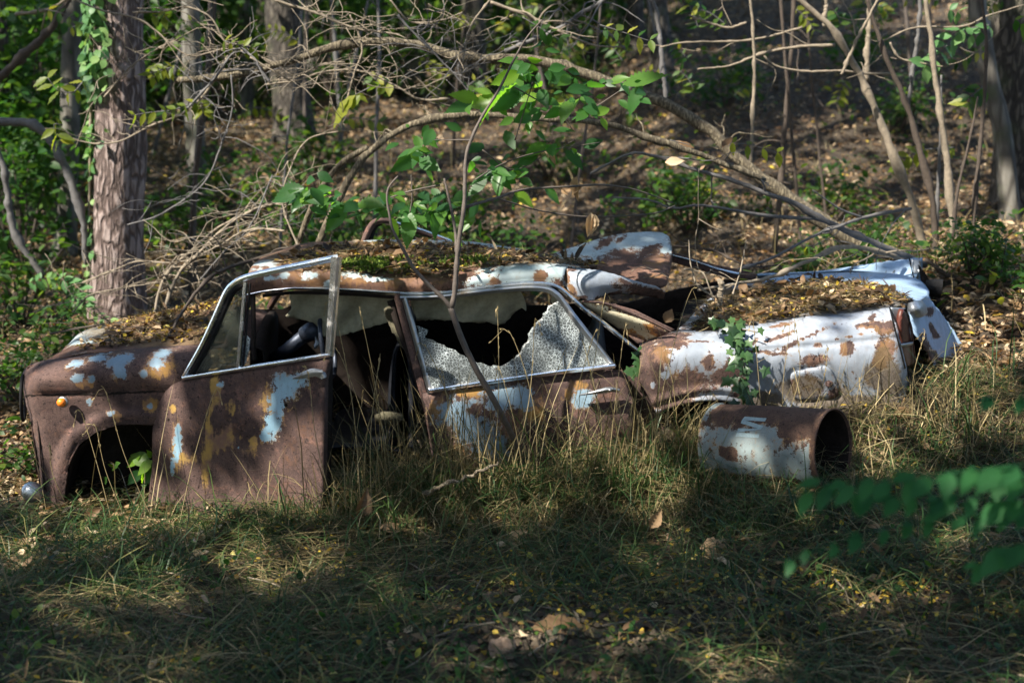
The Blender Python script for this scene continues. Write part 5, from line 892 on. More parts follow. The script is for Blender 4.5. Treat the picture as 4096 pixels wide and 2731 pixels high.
for e in ([(2060, 560, 0), (2110, 400, -.1), (2130, 330, -.15)], [(2060, 350, -.1), (2180, 420, .1), (2260, 480, .2), (2290, 520, .2)], [(2280, 490, .2), (2380, 430, .2), (2500, 350, .2), (2560, 310, .2)], [(1890, 560, -.2), (1790, 560, 0), (1700, 560, .1)], [(1930, 600, 0), (2050, 680, .1), (2180, 620, .2), (2300, 560, .2)], [(1900, 720, -.1), (2000, 660, 0), (2150, 610, .1), (2400, 570, .2)]): lim(e, 6, 4, 16)
mb.build('stem', M['sapbark'], sap)
LV = """700,432,618,455 705,440,640,440 715,445,665,482 722,440,690,472 728,440,762,430 735,452,728,484 760,460,792,482 800,470,742,535 812,478,840,528 820,470,882,468 790,470,822,440 850,480,902,448 870,490,928,492 895,498,918,542 945,488,928,562 950,490,988,528 992,490,1006,554 985,470,1022,438 960,470,1002,458 930,470,903,440 1000,480,1052,470
962,350,888,402 950,345,903,358 972,340,933,392 965,330,1012,318 963,365,1010,388 980,310,1004,342 1190,190,1073,268 1210,200,1112,258 1195,165,1128,196 1192,142,1143,132 1205,150,1248,168 1200,215,1128,252 1240,220,1188,226 1130,215,1078,198 1150,230,1058,242 1100,230,1038,214 1090,240,1028,246 1250,170,1322,182 1260,160,1312,148 1300,210,1372,198 1310,230,1288,272 1340,220,1382,258 1350,200,1402,184 1400,190,1442,174 1430,195,1532,154 1440,190,1477,158 1475,195,1438,262 1400,250,1358,266 1380,270,1402,302 1290,250,1248,272 1220,260,1178,282
1150,393,1140,444 1170,390,1218,384 1130,400,1078,422 1120,410,1068,452 1120,380,1078,364 1190,380,1242,348 1250,350,1292,338 1300,345,1342,382 1340,340,1387,318 1100,470,1068,502 1075,440,1038,462 1090,490,1058,532 1105,508,1094,548 1040,470,998,502 1180,440,1232,472 1250,430,1292,472 1210,430,1168,482 1255,330,1198,362 1160,300,1182,342 1270,300,1332,288 1110,330,1068,352 1230,300,1262,330 1060,300,1020,280 1195,410,1228,428 900,470,872,440 1030,495,1062,512 1350,250,1320,280 1180,270,1140,292 1420,230,1452,252"""
rs = np.random.RandomState(31); fb = MB()
LL = [[float(v)*1.7415 for v in l.split(',')] for l in LV.split()]
for k in range(175):
    x0, y0, x1, y1 = LL[rs.randint(0, 60)]; g = rs.rand()*6.28; l = 35+45*rs.rand(); x0 += rs.randn()*40; y0 += rs.randn()*30; LL.append([x0, y0, x0+math.cos(g)*l, y0+math.sin(g)*l*.6+l*.3])
for q, (x0, y0, x1, y1) in enumerate(LL):
    Yl = -.12+.45*rs.rand() if q > 0 else 0
    sc_l = .80+.30*rs.rand(); b = U(x0, y0, Yl); t_ = U(x0+(x1-x0)*sc_l, y0+(y1-y0)*sc_l, Yl+(rs.rand()-.5)*.14-.03); Ln = np.linalg.norm(t_-b)
    nr = np.array([rs.randn()*.45, -.75+rs.randn()*.35, .65+rs.randn()*.35])
    V, F = lobed(rs, b, t_, Ln*(.44+.12*rs.rand()), nr, 23, .10, .05+.25*rs.rand(), .35*rs.rand()); fb.add(V, F, np.clip(.42+rs.randn()*.25+(.4 if 26 < q < 50 and rs.rand() < .5 else 0), 0, 1))
fb.build('foliage', M['chestnut'], sap)
db = MB()
for x0, y0, x1, y1 in ((1325, 405, 1320, 462), (1338, 425, 1312, 445), (1265, 350, 1275, 378), (1250, 348, 1262, 362), (1358, 488, 1352, 545), (1366, 492, 1362, 540), (1290, 435, 1302, 448)):
    b, t_ = U(x0*1.7415, y0*1.7415, .05), U(x1*1.7415, y1*1.7415, .03); V, F = lobed(rs, b, t_, np.linalg.norm(t_-b)*.42, np.array([rs.randn()*.6, -.8, .2]), 11, .06, .3, .9); db.add(V, F, .65+.3*rs.rand())
db.build('dead_leaf', M['litter'], sap)

def spray(name, label, mat, leaves, Y, twig=(), cat='branch', tint=.5, wr=.42, jit=.05, seed=0, group=None, tw=5, tm='greytwig'):
    rs = np.random.RandomState(seed); root = tag(empty(name, tuple(U(leaves[0][0], leaves[0][1], Y))), label, cat, group); fb = MB()
    for x0, y0, x1, y1 in leaves:
        b = U(x0, y0, Y+(rs.rand()-.5)*jit); t_ = U(x1, y1, Y+(rs.rand()-.5)*jit*2); V, F = lobed(rs, b, t_, np.linalg.norm(t_-b)*wr*(.9+.3*rs.rand()), np.array([rs.randn()*.4, -.7+rs.randn()*.3, .75]), 9, .0, .12, .2); fb.add(V, F, np.clip(tint+rs.randn()*.22, 0, 1))
    fb.build('foliage', M[mat], root)
    if len(twig):
        sb = MB()
        for t_ in twig: sb.add(*tube(spline(U3([(x, y, Y) for x, y in t_]), 16), np.linspace(tw, tw*.5, 16)*PXM(Y)*.5, 5))
        sb.build('twig', M[tm], root)
    return root
def along(pts, n, L, seed, spread=1., drop=.5):
    """leaf bases and tips in pairs along a pixel polyline"""
    rs = np.random.RandomState(seed); P = spline(np.array([(x, y, 0.) for x, y in pts]), n); o = []
    for k in range(n):
        a = P[min(k+1, n-1)]-P[max(k-1, 0)]; an = math.atan2(a[1], a[0])
        for sg in (-1, 1):
            g = an+sg*(.9+.5*rs.rand())*spread; l = L*(.75+.5*rs.rand()); o.append((P[k, 0], P[k, 1], P[k, 0]+math.cos(g)*l, P[k, 1]+math.sin(g)*l*.8+drop*l*.4))
    return o
for q, (lab, pts, n, L, Y) in enumerate([('yellow green sunlit leaf spray left of the ivy clad trunk', [(330, 330), (290, 370), (230, 360), (190, 310)], 6, 60, 2.2), ('yellow green leaves at the end of the drooping dead branch', [(250, 500), (215, 500), (240, 560)], 5, 62, 2.2), ('bright yellow green leaf spray in front of the ivy clad trunk', [(690, 270), (640, 280), (610, 300)], 4, 58, 2.1),
                                       ('pale yellow green leaf spray right of the ivy clad trunk', [(780, 410), (690, 440), (600, 450), (540, 460)], 7, 55, 2.0), ('small leaf tuft at the top of the pale straight dead branch', [(900, 165), (950, 180), (1000, 190)], 5, 60, 2.0), ('tiny leaf tuft above the ivy clad trunk', [(610, 60), (650, 70)], 3, 45, 2.1)]):
    spray('leaf_spray', lab, 'yellowgreen', along(pts, n, L, q), Y, [pts], seed=q, tint=.45)
rs = np.random.RandomState(204)
for k in range(44):
    px = rs.uniform(100, 2900) if k % 4 else rs.uniform(2900, 4096); py = rs.uniform(-20, 480)*(1 if px < 2900 else .8); Y = rs.uniform(2.6, 7.5); g = rs.rand()*6.28; l = rs.uniform(60, 200)*9/(Y+6.2); q_ = [(px, py), (px+math.cos(g)*l*.5, py+math.sin(g)*l*.3-10), (px+math.cos(g)*l, py+math.sin(g)*l*.6)]
    spray('leaf_spray', 'small leaf spray hanging among the background twigs in dappled light', ('yellowgreen', 'leaf', 'leaf')[k % 3], along(q_, 5, 480/(Y+6.2), k), Y, [q_], seed=300+k, tint=.7, group='small leaf sprays among the background twigs')
for k in range(17):
    px = rs.uniform(550, 4150); Y = rs.uniform(3.2, 11); x = float(U(px, 500, Y)[0]); z = float(ground_z(x, Y)); f = lambda h: 1365.5-FPX*math.tan(math.atan2(z+h-2.0, Y+6.2)+PITCH); ln = rs.randn()*130
    stem('woodland_sapling', 'thin bare woodland sapling on the slope behind the car', [(px, f(-.05), Y), (px+ln*.4+rs.randn()*8, f(.8), Y), (px+ln+rs.randn()*14, f(1.8), Y), (px+ln*1.5+rs.randn()*20, f(3.2), Y)], 190/(Y+6.2)*(.5+rs.rand()), 90/(Y+6.2), ('darktwig', 'greytwig', 'sapbark')[k % 3], 'thin bare saplings on the slope', twigs=7, seed=400+k)
spray('pale_leaf_plant', 'pale green small leaved plant at the foot of the ivy clad trunk', 'paleleaf', along([(120, 1130), (200, 1110), (300, 1140), (340, 1190)], 12, 52, 41)+along([(300, 1180), (350, 1230), (420, 1280), (460, 1300)], 8, 44, 42), 2.3, [[(460, 1320), (340, 1190), (200, 1110)]], 'plant', seed=43)
spray('small_leaf_plant', 'small round leaved shoots left of the ivy clad tree foot', 'leaf', along([(180, 1240), (200, 1330), (190, 1380)], 5, 40, 45)+along([(330, 1260), (300, 1320)], 4, 34, 46), 2.0, [[(200, 1400), (200, 1330), (180, 1240)]], 'plant', .75, seed=47)
spray('leaf_cluster', 'sunlit pale leaves hanging from a thin stem at the upper right', 'paleleaf', along([(3840, 120), (3780, 170), (3750, 230), (3700, 260)], 6, 72, 51)+along([(3960, 110), (3900, 140), (3850, 130)], 4, 60, 52)+along([(3800, 40), (3830, 50)], 2, 60, 53), 2.3, [[(3960, 100), (3840, 130), (3750, 230)]], seed=54, wr=.55)
spray('leaf_cluster', 'small leaves beside the large trunk at the right edge', 'leaf', along([(3920, 350), (3880, 390), (3870, 410)], 4, 70, 55)+along([(4060, 80), (4096, 95)], 2, 60, 50), 2.1, [[(3940, 340), (3880, 390)]], 'plant', .7, seed=56, wr=.55)
spray('leaf_cluster', 'bright sunlit leaves caught between the leaning saplings', 'yellowgreen', along([(3700, 600), (3650, 620), (3600, 640), (3600, 670)], 5, 58, 57)+along([(3800, 585), (3790, 600)], 2, 45, 58), 2.6, [[(3820, 590), (3700, 600), (3600, 640)]], 'plant', .6, seed=59, wr=.5)
spray('leaf_cluster', 'sprig of green and yellowing leaves on a twig above the boot', 'yellowgreen', along([(2930, 570), (2960, 575), (3030, 590), (3110, 610)], 4, 55, 61), 1.2, [[(2900, 640), (2960, 575), (3110, 610)]], seed=62)
spray('leaf_cluster', 'curled tan dead leaves on a twig left of the green sprig', 'litter', [(2720, 570, 2780, 590), (2740, 580, 2700, 560), (2660, 650, 2740, 640), (2800, 680, 2820, 660), (2890, 590, 2930, 540)], 1.1, [[(2680, 560), (2760, 580)]], seed=63, tint=.85)
spray('leaf_cluster', 'bright green leaf cluster in the upper middle left of the arch', 'leaf', along([(1560, 330), (1530, 340), (1490, 310)], 4, 55, 64), 2.4, [[(1580, 340), (1490, 310)]], seed=65, tint=.85, wr=.6)
spray('leaf_cluster', 'large bright leaf pair hanging left of the arching branch', 'yellowgreen', [(1420, 380, 1320, 510), (1425, 375, 1475, 410), (1400, 390, 1345, 470), (1440, 380, 1400, 440)], 1.7, [[(1480, 350), (1420, 380)]], seed=66, wr=.5, tint=.6)
spray('leaf_cluster', 'sprig of pale leaves near the top of the leafy sapling', 'leaf', along([(2120, 110), (2180, 120), (2240, 150)], 4, 60, 67)+along([(2420, 110), (2500, 130), (2600, 160)], 5, 62, 68), 1.2, [[(2090, 70), (2240, 160)], [(2400, 100), (2600, 165)]], seed=69, tint=.65)
spray('leaf_cluster', 'green shoots standing behind the far wing', 'leaf', along([(3480, 1000), (3440, 1030), (3420, 1060)], 4, 75, 71)+along([(3520, 960), (3480, 950)], 3, 60, 72), 1.6, [[(3460, 1080), (3480, 1000), (3520, 950)]], 'plant', .5, seed=73, wr=.35)
spray('broad_leaf_weed', 'broad leaved green weed growing in the front wheel arch', 'chestnut', [(600, 1850, 515, 1815), (560, 1820, 500, 1870), (610, 1840, 545, 1900), (612, 1860, 570, 1950), (600, 1830, 640, 1800), (590, 1870, 560, 1930), (606, 1830, 590, 1800), (560, 1880, 510, 1940), (470, 1870, 430, 1850), (480, 1850, 440, 1880), (430, 1910, 410, 1935)], .1, [[(560, 2010), (580, 1900), (600, 1830)], [(520, 2000), (480, 1880), (440, 1850)]], 'plant', .75, seed=74, wr=.52)
# ivy hanging over the rear quarter
rs = np.random.RandomState(77); iv = tag(empty('ivy_vine', tuple(U(2950, 1300, 0))), 'ivy trailing from the boot litter down the white rear quarter', 'vine')
vp = spline(np.array([(2900, 1290, .05), (2945, 1340, -.02), (2965, 1420, -.07), (2985, 1500, -.08), (2990, 1580, -.07), (2995, 1660, -.08)]), 30); mb = MB(); mb.add(*tube(U3(vp), .004, 5))
mb.add(*tube(spline(U3([(2870, 1300, .1), (2910, 1310, .0), (2990, 1320, -.03), (3030, 1330, -.05)]), 14), .003, 5)); mb.build('stem', M['twig'], iv)
fb = MB()
def ivyleaf(c, r, nrm, rot, ti):
    nrm = nrm/np.linalg.norm(nrm); a = np.cross(nrm, [0, 0, 1.]); a /= np.linalg.norm(a); b = np.cross(nrm, a); an = np.radians([270, 305, 335, 10, 45, 72, 90, 108, 135, 170, 205, 235])+rot; rr_ = np.array([.55, .95, .6, 1.0, .62, .85, 1.35, .85, .62, 1.0, .6, .95])*r
    V = np.vstack([c+nrm*r*.15, c+(np.cos(an)*rr_)[:, None]*a-(np.sin(an)*rr_)[:, None]*b]); fb.add(V, np.array([[0, 1+k, 1+(k+1) % 12] for k in range(12)]), ti)
for k in range(62):
    i = int(30*rs.rand()**1.1*.99); x, y, z = vp[i]; w_ = 62 if y < 1420 else 36
    ivyleaf(U(x+rs.randn()*w_*.7, y+rs.randn()*16, z-.02-.03*rs.rand()), .018+.016*rs.rand(), np.array([rs.randn()*.4, -1, .5+rs.randn()*.3]), math.pi+rs.randn()*.5, rs.rand())
for x, y in ((2545, 1420), (2552, 1448), (2530, 1490), (2548, 1475), (2515, 1485), (2560, 1405)): ivyleaf(U(x, y, .1), .03, np.array([.2, -1, .4]), math.pi+rs.randn()*.4, .5)
fb.build('leaves', M['ivyleaf'], iv)
# foreground branch, out of focus
rs = np.random.RandomState(91); fg = tag(empty('foreground_branch', tuple(U(4150, 2050, -3.38))), 'blurred dark green branch of paired leaflets in the right foreground', 'branch')
for pts, n, L, Yb in ([[(4250, 1850), (4000, 1865), (3700, 1900), (3400, 1925), (3215, 1950)], 13, 160, -3.38], [[(4250, 2010), (3900, 1990), (3600, 1985), (3330, 1945)], 12, 165, -3.36], [[(4250, 2080), (3950, 2060), (3700, 2080), (3400, 2150), (3165, 2235)], 12, 125, -3.34], [[(4250, 1575), (4050, 1580), (3950, 1590)], 3, 120, -3.30], [[(4250, 2150), (4100, 2180), (3950, 2240)], 4, 180, -3.39], [[(4250, 1900), (4100, 1910), (3850, 1890)], 8, 150, -3.32]):
    P = spline(np.array([(x, y, Yb+.05*rs.randn()) for x, y in pts]), n); fb = MB(); fb.add(*tube(spline(U3(P), 20), .0016, 5), .1)
    for k in range(n):
        for sg in (-1, 1):
            l = L*(.8+.55*rs.rand()); x, y, Yk = P[k]; x += rs.randn()*18; y += rs.randn()*10; an = math.pi+sg*(.8+.6*rs.rand()); b = U(x, y, Yk); t_ = U(x+math.cos(an)*l*.8, y+math.sin(an)*l*(.25 if sg < 0 else .2)+l*.28, Yk+sg*.03*rs.rand()-.02)
            V, F = lobed(rs, b, t_, np.linalg.norm(t_-b)*.50, np.array([rs.randn()*.3, -.55+rs.randn()*.2, .85]), 9, 0, .12, .12); fb.add(V, F, np.clip(.5+rs.randn()*.15, 0, 1))
    fb.build('compound_leaf', M['frond'], fg)
# ------------------------------------------------------------------ grass, straw and leaf litter
def quad_stuff(name, mat, V, F, T, label=None):
    o = mesh(name, V, F, M[mat], None, True, attrs={'tint': T}); tag(o, label, None, None, 'stuff'); return o
rs = np.random.RandomState(101)
def inpatch(x, y): return np.maximum(np.exp(-(((x-.15)/.85)**2+((y+1.72)/.34)**2)), .8*np.exp(-(((x+.15)/.3)**2+((y+1.3)/.18)**2)))       # bare dug soil in the foreground
# dry straw lying flat
n = 31000; x = rs.uniform(-3.0, 3.2, n); y = -2.75+3.2*rs.rand(n)**1.25; k = (rs.rand(n) < np.interp(y, [-2.7, -1.3, -.7], [.45, .6, 1])*(.35+1.3*sst(.38, .6, fbm(x*1.6+4, y*2.2+2)))) & (rs.rand(n) > .85*inpatch(x, y)); x, y = x[k], y[k]; n = len(x)
hd = np.where(rs.rand(n) < .5, rs.uniform(0, 6.28, n), rs.randn(n)*.5+np.where(rs.rand(n) < .5, 0, math.pi)+(fbm(x, y)-.5)*4)
V, F, m, _ = blades(rs, onground(x, y, .004+.05*rs.rand(n)), .08+.36*rs.rand(n)**1.4, .0018+.0040*rs.rand(n)**2.2, R(4)+R(24)*rs.rand(n)**2, R(10)+R(32)*rs.rand(n), hd, 4, .8)
quad_stuff('dry_grass', 'straw', V, F, np.repeat(np.clip(.40+.27*rs.randn(n), 0, 1), m))
n = 25000; x = rs.uniform(-2.9, 3.1, n); y = -2.75+2.7*rs.rand(n); k = (rs.rand(n) < .2+.8*sst(.40, .58, fbm(x*1.4+20, y*1.9+6))) & (rs.rand(n) > .9*inpatch(x, y)); x, y = x[k], y[k]; n = len(x)
V, F, m, _ = blades(rs, onground(x, y, .01+.05*rs.rand(n)), .08+.24*rs.rand(n), .0022+.0034*rs.rand(n)**1.5, R(5)+R(50)*rs.rand(n)**1.5, R(15)+R(60)*rs.rand(n), rs.uniform(0, 6.28, n), 4, .7)
quad_stuff('lying_grass', 'grass', V, F, np.repeat(np.clip(.42+.30*rs.randn(n), 0, 1), m))
# green grass in tussocks
cx = rs.uniform(-2.8, 3.0, 420); cy = -2.7+3.1*rs.rand(420)
ex = np.array([-1.75, -1.5, -1.3, -1.1, -.95, -.8, -.65, -.45, -.3, -.1, .05, .2, .35, .5, .65, .8, -2.0, -1.9, 1.5, 1.8, 2.0, 2.2, -1.2, -1.0, -1.4, .95, 1.1, -.55, -.9, -1.05]); ey = np.array([-.05, -.2, -.3, -.42, -.48, -.45, -.42, -.35, -.35, -.35, -.3, -.3, -.28, -.3, -.3, -.5, .0, -.15, -.35, -.2, .1, .2, -.5, -.55, -.4, -.75, -.8, -.6, -.5, -.52])
cx = np.concatenate([cx, ex, ex+.07]); cy = np.concatenate([cy, ey, ey-.04]); big = np.concatenate([np.zeros(420), np.ones(60)])
ci = np.concatenate([rs.randint(0, 420, 9500), 420+rs.randint(0, 60, 1700)]); n = len(ci); sp = np.where(ci < 420, .13, .06)
x = cx[ci]+rs.randn(n)*sp; y = cy[ci]+rs.randn(n)*sp*.7; k = (rs.rand(n) > inpatch(x, y)); x, y, ci = x[k], y[k], ci[k]; n = len(x); bg = big[ci]
L = np.where(bg > 0, .16+.26*rs.rand(n), .06+.15*rs.rand(n))*np.where((x < -.72) & (bg > 0), .45, 1); hd = rs.uniform(0, 6.28, n)
V, F, m, _ = blades(rs, onground(x, y, -.01), L*np.where(bg > 0, .7+.9*rs.rand(n)**2, 1), .0026+.0050*rs.rand(n)**1.5, R(30)+R(58)*rs.rand(n), R(20)+R(110)*rs.rand(n), hd, 5, .5)
quad_stuff('green_grass', 'grass', V, F, np.repeat(np.clip(rs.rand(420+60)[ci]*.55+.3*rs.rand(n)-.05+.05*bg, 0, 1), m))
# tall stand in front of the rear door: dry and green stalks
n = 518; x = np.concatenate([rs.uniform(-.62, .82, 430), rs.uniform(-.75, .1, 60), rs.uniform(-2.1, -.8, 28)]); y = np.where(x > -.75, -.42+.30*rs.rand(n), -.35+.35*rs.rand(n)-.25*(x+.8)*0)
y = np.where(x < -.75, np.interp(x, [-2.1, -1.7, -.8], [.0, -.12, -.5])-.12*rs.rand(n), y)
L = .22+.50*rs.rand(n)**1.2
V, F, m, pts = blades(rs, onground(x, y, -.01), L, .0022+.0028*rs.rand(n), R(62)+R(28)*rs.rand(n), R(5)+R(70)*rs.rand(n)**1.6, rs.uniform(0, 6.28, n), 5, .3)
quad_stuff('tall_grass', 'straw', V, F, np.repeat(np.clip(.46+.27*rs.randn(n), 0, 1), m))
n2 = 826; x = np.concatenate([rs.uniform(-.72, .9, 800), rs.uniform(-2.0, -.8, 26)]); y = np.where(x > -.75, -.46+.32*rs.rand(n2), np.interp(x, [-2.1, -1.7, -.8], [.0, -.12, -.5])-.12*rs.rand(n2))
V, F, m, _ = blades(rs, onground(x, y, -.01), .12+.40*rs.rand(n2)**1.3, .0026+.0042*rs.rand(n2), R(40)+R(50)*rs.rand(n2), R(15)+R(120)*rs.rand(n2), rs.uniform(0, 6.28, n2), 5, .3)
quad_stuff('tall_green_grass', 'grass', V, F, np.repeat(np.clip(.40+.28*rs.randn(n2), 0, 1), m))
# tangled dry grass thatch at the foot of the rear door, behind the drum and round the tail
n = 5200; x = np.concatenate([rs.uniform(-.7, .95, 3600), rs.uniform(.9, 2.6, 1600)]); y = np.where(x < .95, -.55+.45*rs.rand(n), np.interp(x, [.9, 1.4, 2.6], [-.15, -.1, .5])-.5*rs.rand(n))
V, F, m, _ = blades(rs, onground(x, y, .0), .08+.36*rs.rand(n)**1.5, .0014+.0022*rs.rand(n), R(5)+R(65)*rs.rand(n), R(30)+R(90)*rs.rand(n), rs.uniform(0, 6.28, n), 4, .9)
quad_stuff('grass_thatch', 'straw', V, F, np.repeat(np.clip(.6+.22*rs.randn(n), 0, 1), m))
n = 300; x = np.concatenate([rs.uniform(.75, 2.1, 170), rs.uniform(-.85, -.3, 130)]); y = np.where(x > 0, np.interp(x, [.75, .95, 1.4, 2.1], [-.1, -.03, -.1, -.02])-.10*rs.rand(n), -.5+.3*rs.rand(n))
V, F, m, _ = blades(rs, onground(x, y, -.01), .18+.42*rs.rand(n)**1.4, .0022+.0032*rs.rand(n), R(60)+R(30)*rs.rand(n), R(5)+R(80)*rs.rand(n)**1.5, rs.uniform(0, 6.28, n), 5, .4)
quad_stuff('rank_grass', 'straw', V, F, np.repeat(np.clip(.5+.28*rs.randn(n), 0, 1), m))
# seed-headed stalks, each one a thing
sh = [(1440, 1700, 1330, 1210), (1560, 1690, 1440, 1240), (1480, 1720, 1520, 1420), (1600, 1700, 1350, 1400), (1700, 1760, 1820, 1560), (1800, 1780, 1830, 1640), (1960, 1800, 1990, 1240), (2010, 1790, 2140, 1280), (2060, 1800, 2260, 1400), (2110, 1790, 2000, 1480), (2200, 1790, 2420, 1180), (2260, 1800, 2380, 1330), (2330, 1790, 2360, 1500), (2420, 1800, 2500, 1310), (2520, 1800, 2560, 1660), (1900, 1800, 1770, 1480), (1860, 1790, 1700, 1380), (1350, 1800, 1230, 1480), (2150, 1780, 2040, 1330), (2600, 1700, 2760, 1170), (3100, 1640, 3180, 1290), (3130, 1640, 3160, 1300), (3200, 1650, 3310, 1390), (3060, 1640, 3010, 1270), (450, 2000, 320, 1640), (640, 2060, 420, 1560), (700, 2080, 860, 1560), (300, 2040, 200, 1780), (520, 2050, 380, 1700), (3650, 1700, 3700, 1330)]
for k, (x0, y0, x1, y1) in enumerate(sh):
    Y = -.28-.12*rs.rand() if 1300 < x0 < 2700 else (-.12 if x0 > 2700 else float(np.interp(x0, [300, 700], [-.08, -.3])))
    if 1300 < x0 < 1500: Y = -.5
    b = U(x0, y0, Y); b[2] = float(ground_z(b[0], b[1]))-.01; t_ = U(x1, y1, Y+rs.randn()*.05); mid = (b*.5+t_*.5)+np.array([rs.randn()*.03, 0, .04])
    dr = np.array([(t_-b)[0]*.18+rs.randn()*.02, rs.randn()*.02, -.02-.04*rs.rand()]); P = spline(np.array([b, mid, t_, t_+dr]), 24)
    mb = MB(); mb.add(*tube(P, np.linspace(.0021, .0011, 24), 4), .8)
    o = mb.build('grass_stalk', M['straw']); tag(o, 'thin dry grass stalk with a drooping seed head standing in front of the car', 'grass stalk', 'dry seed headed grass stalks in front of the car')
    hb_ = MB(); m_ = 16; i = rs.randint(15, 24, m_); V, F, q = cards(rs, P[i], .015+.010*rs.rand(m_), .006, (P[np.minimum(i+1, 23)]-P[i-1])+rdir(rs, m_)*.012, rdir(rs, m_), .4, .2); hb_.add(V, F, .7+.2*np.repeat(rs.rand(m_), q)); hb_.build('seed_head', M['straw'], o)
# leaves on the ground
def litter(name, mat, x, y, L, W, tint, dz=(.0, .04), tilt=.45, curl=.6):
    n = len(x); d = rdir(rs, n, .25); nr = gnormal(x, y)+rdir(rs, n)*tilt
    V, F, m = cards(rs, onground(x, y)+np.array([[0, 0, 1.]])*(dz[0]+(dz[1]-dz[0])*rs.rand(n, 1)), L, W, d, nr, .3, curl*(rs.rand(n)*2-.6)); return quad_stuff(name, mat, V, F, np.repeat(np.clip(tint, 0, 1), m))
n = 19000; x = rs.uniform(-2.6, 3.0, n); y = -2.7+3.0*rs.rand(n); k = rs.rand(n) < .10+.9*sst(.45, .62, fbm(x*1.1+9, y*1.4+3))*np.interp(x, [-2.5, -.5, .5, 2.5], [.25, .5, 1, .9])*np.interp(y, [-2.7, -1.2, 0], [1, .7, .35]); x, y = x[k], y[k]; n = len(x)
litter('yellow_leaflets', 'yellow', x, y, .012+.026*rs.rand(n)**1.3, .009+.016*rs.rand(n)**1.3, .42+.34*rs.randn(n), (.005, .05), .6, 1.)
n = 2600; x = rs.uniform(-2.8, 3.0, n); y = -2.7+3.2*rs.rand(n); litter('brown_leaves', 'litter', x, y, .015+.08*rs.rand(n)**2, .010+.038*rs.rand(n)**2, .5+.28*rs.randn(n), (.005, .05), .6, 1.3)
n = 3600; x = rs.uniform(-3.4, -1.2, n); y = rs.uniform(-.9, 1.4, n); litter('leaf_mould', 'litter', x, y, .02+.06*rs.rand(n)**1.5, .012+.025*rs.rand(n), .72+.25*rs.randn(n), (.01, .06), .6, 1.)
n = 125000; y = .3+20*rs.rand(n)**1.25; x = rs.uniform(-1, 1, n)*(2.6+.47*(y+1)); k = ~((np.abs(x) < 1.9) & (y < 1.2)); x, y = x[k], y[k]; n = len(x); cl = fbm(x*.9, y*.9)
litter('leaf_litter', 'litter', x, y, .022+.065*rs.rand(n)**2, .011+.032*rs.rand(n)**2, .55+.30*rs.randn(n)+(cl-.5)*.9, (.0, .06), .55, 1.1)
n = 36000; y = -3+23*rs.rand(n); x = np.where(rs.rand(n) < .5, -1, 1)*(2.4+.47*np.maximum(y+1, 0)+6*rs.rand(n)); litter('leaf_carpet', 'litter', x, y, .04+.08*rs.rand(n)**1.4, .02+.04*rs.rand(n)**1.4, .55+.28*rs.randn(n), (.0, .06), .55, 1.1)
n = 3000; y = .8+12*rs.rand(n)**1.3; x = rs.uniform(-1, 1, n)*(2.6+.45*(y+1)); litter('fallen_yellow_leaves', 'yellow', x, y, .03+.04*rs.rand(n), .02+.02*rs.rand(n), .45+.3*rs.randn(n))
n = 5200; y = 1.0+12*rs.rand(n)**1.2; x = rs.uniform(-1, 1, n)*(2.6+.45*(y+1)); cl = fbm(x*.8+7, y*.8+5); k = rs.rand(n) < .7*sst(.48, .66, cl)+.04; x, y = x[k], y[k]; n = len(x); d = rdir(rs, n, .4)+[0, 0, .5]
V, F, m = cards(rs, onground(x, y, .02+.0)+np.array([[0, 0, 1.]])*(.16*rs.rand(n, 1)), .05+.06*rs.rand(n), .03+.04*rs.rand(n), d, rdir(rs, n)*.6+[0, 0, 1], .2, .5); quad_stuff('ground_plants', 'leaf', V, F, np.repeat(np.clip(.62+.22*rs.randn(n), 0, 1), m))
n = 5200; y = .9+9*rs.rand(n)**1.2; x = rs.uniform(-1, 1, n)*(2.6+.45*(y+1)); V, F, m, _ = blades(rs, onground(x, y, -.01), .15+.3*rs.rand(n), .003+.003*rs.rand(n), R(40)+R(45)*rs.rand(n), R(30)+R(70)*rs.rand(n), rs.uniform(0, 6.28, n), 4, .3); quad_stuff('woodland_grass', 'straw', V, F, np.repeat(np.clip(.5+.25*rs.randn(n), 0, 1), m))
# low weeds in the foreground
n = 5200; x = rs.uniform(-2.4, 3.0, n); y = -2.7+2.6*rs.rand(n); k = rs.rand(n) < .12+sst(.5, .62, fbm(x*1.6+2, y*2+8)); x, y = x[k], y[k]; n = len(x); d = rdir(rs, n, .4)+[0, 0, .35]
V, F, m = cards(rs, onground(x, y, .01)+np.array([[0, 0, 1.]])*(.09*rs.rand(n, 1)**2), .016+.035*rs.rand(n), .012+.02*rs.rand(n), d, rdir(rs, n)*.5+[0, 0, 1], .2, .4); quad_stuff('low_weeds', 'leaf', V, F, np.repeat(np.clip(.45+.25*rs.randn(n), 0, 1), m))
n = 300; mb = MB()
for k in range(n):
    x = rs.uniform(-2.8, 3.2); y = rs.uniform(-2.6, 3.5); h = rs.uniform(0, 6.28); L = .06+.22*rs.rand(); p = np.array([x, y, 0]); d = np.array([math.cos(h), math.sin(h), 0]); Q = np.array([p-d*L/2, p+rdir(rs, 1)[0]*L*.08*[1, 1, 0], p+d*L/2]); Q[:, 2] = ground_z(Q[:, 0], Q[:, 1])+.012+.03*rs.rand(); mb.add(*tube(spline(Q, 6), np.linspace(.004, .002, 6), 5))
o = mb.build('twig_litter', M['twig']); tag(o, kind='stuff')
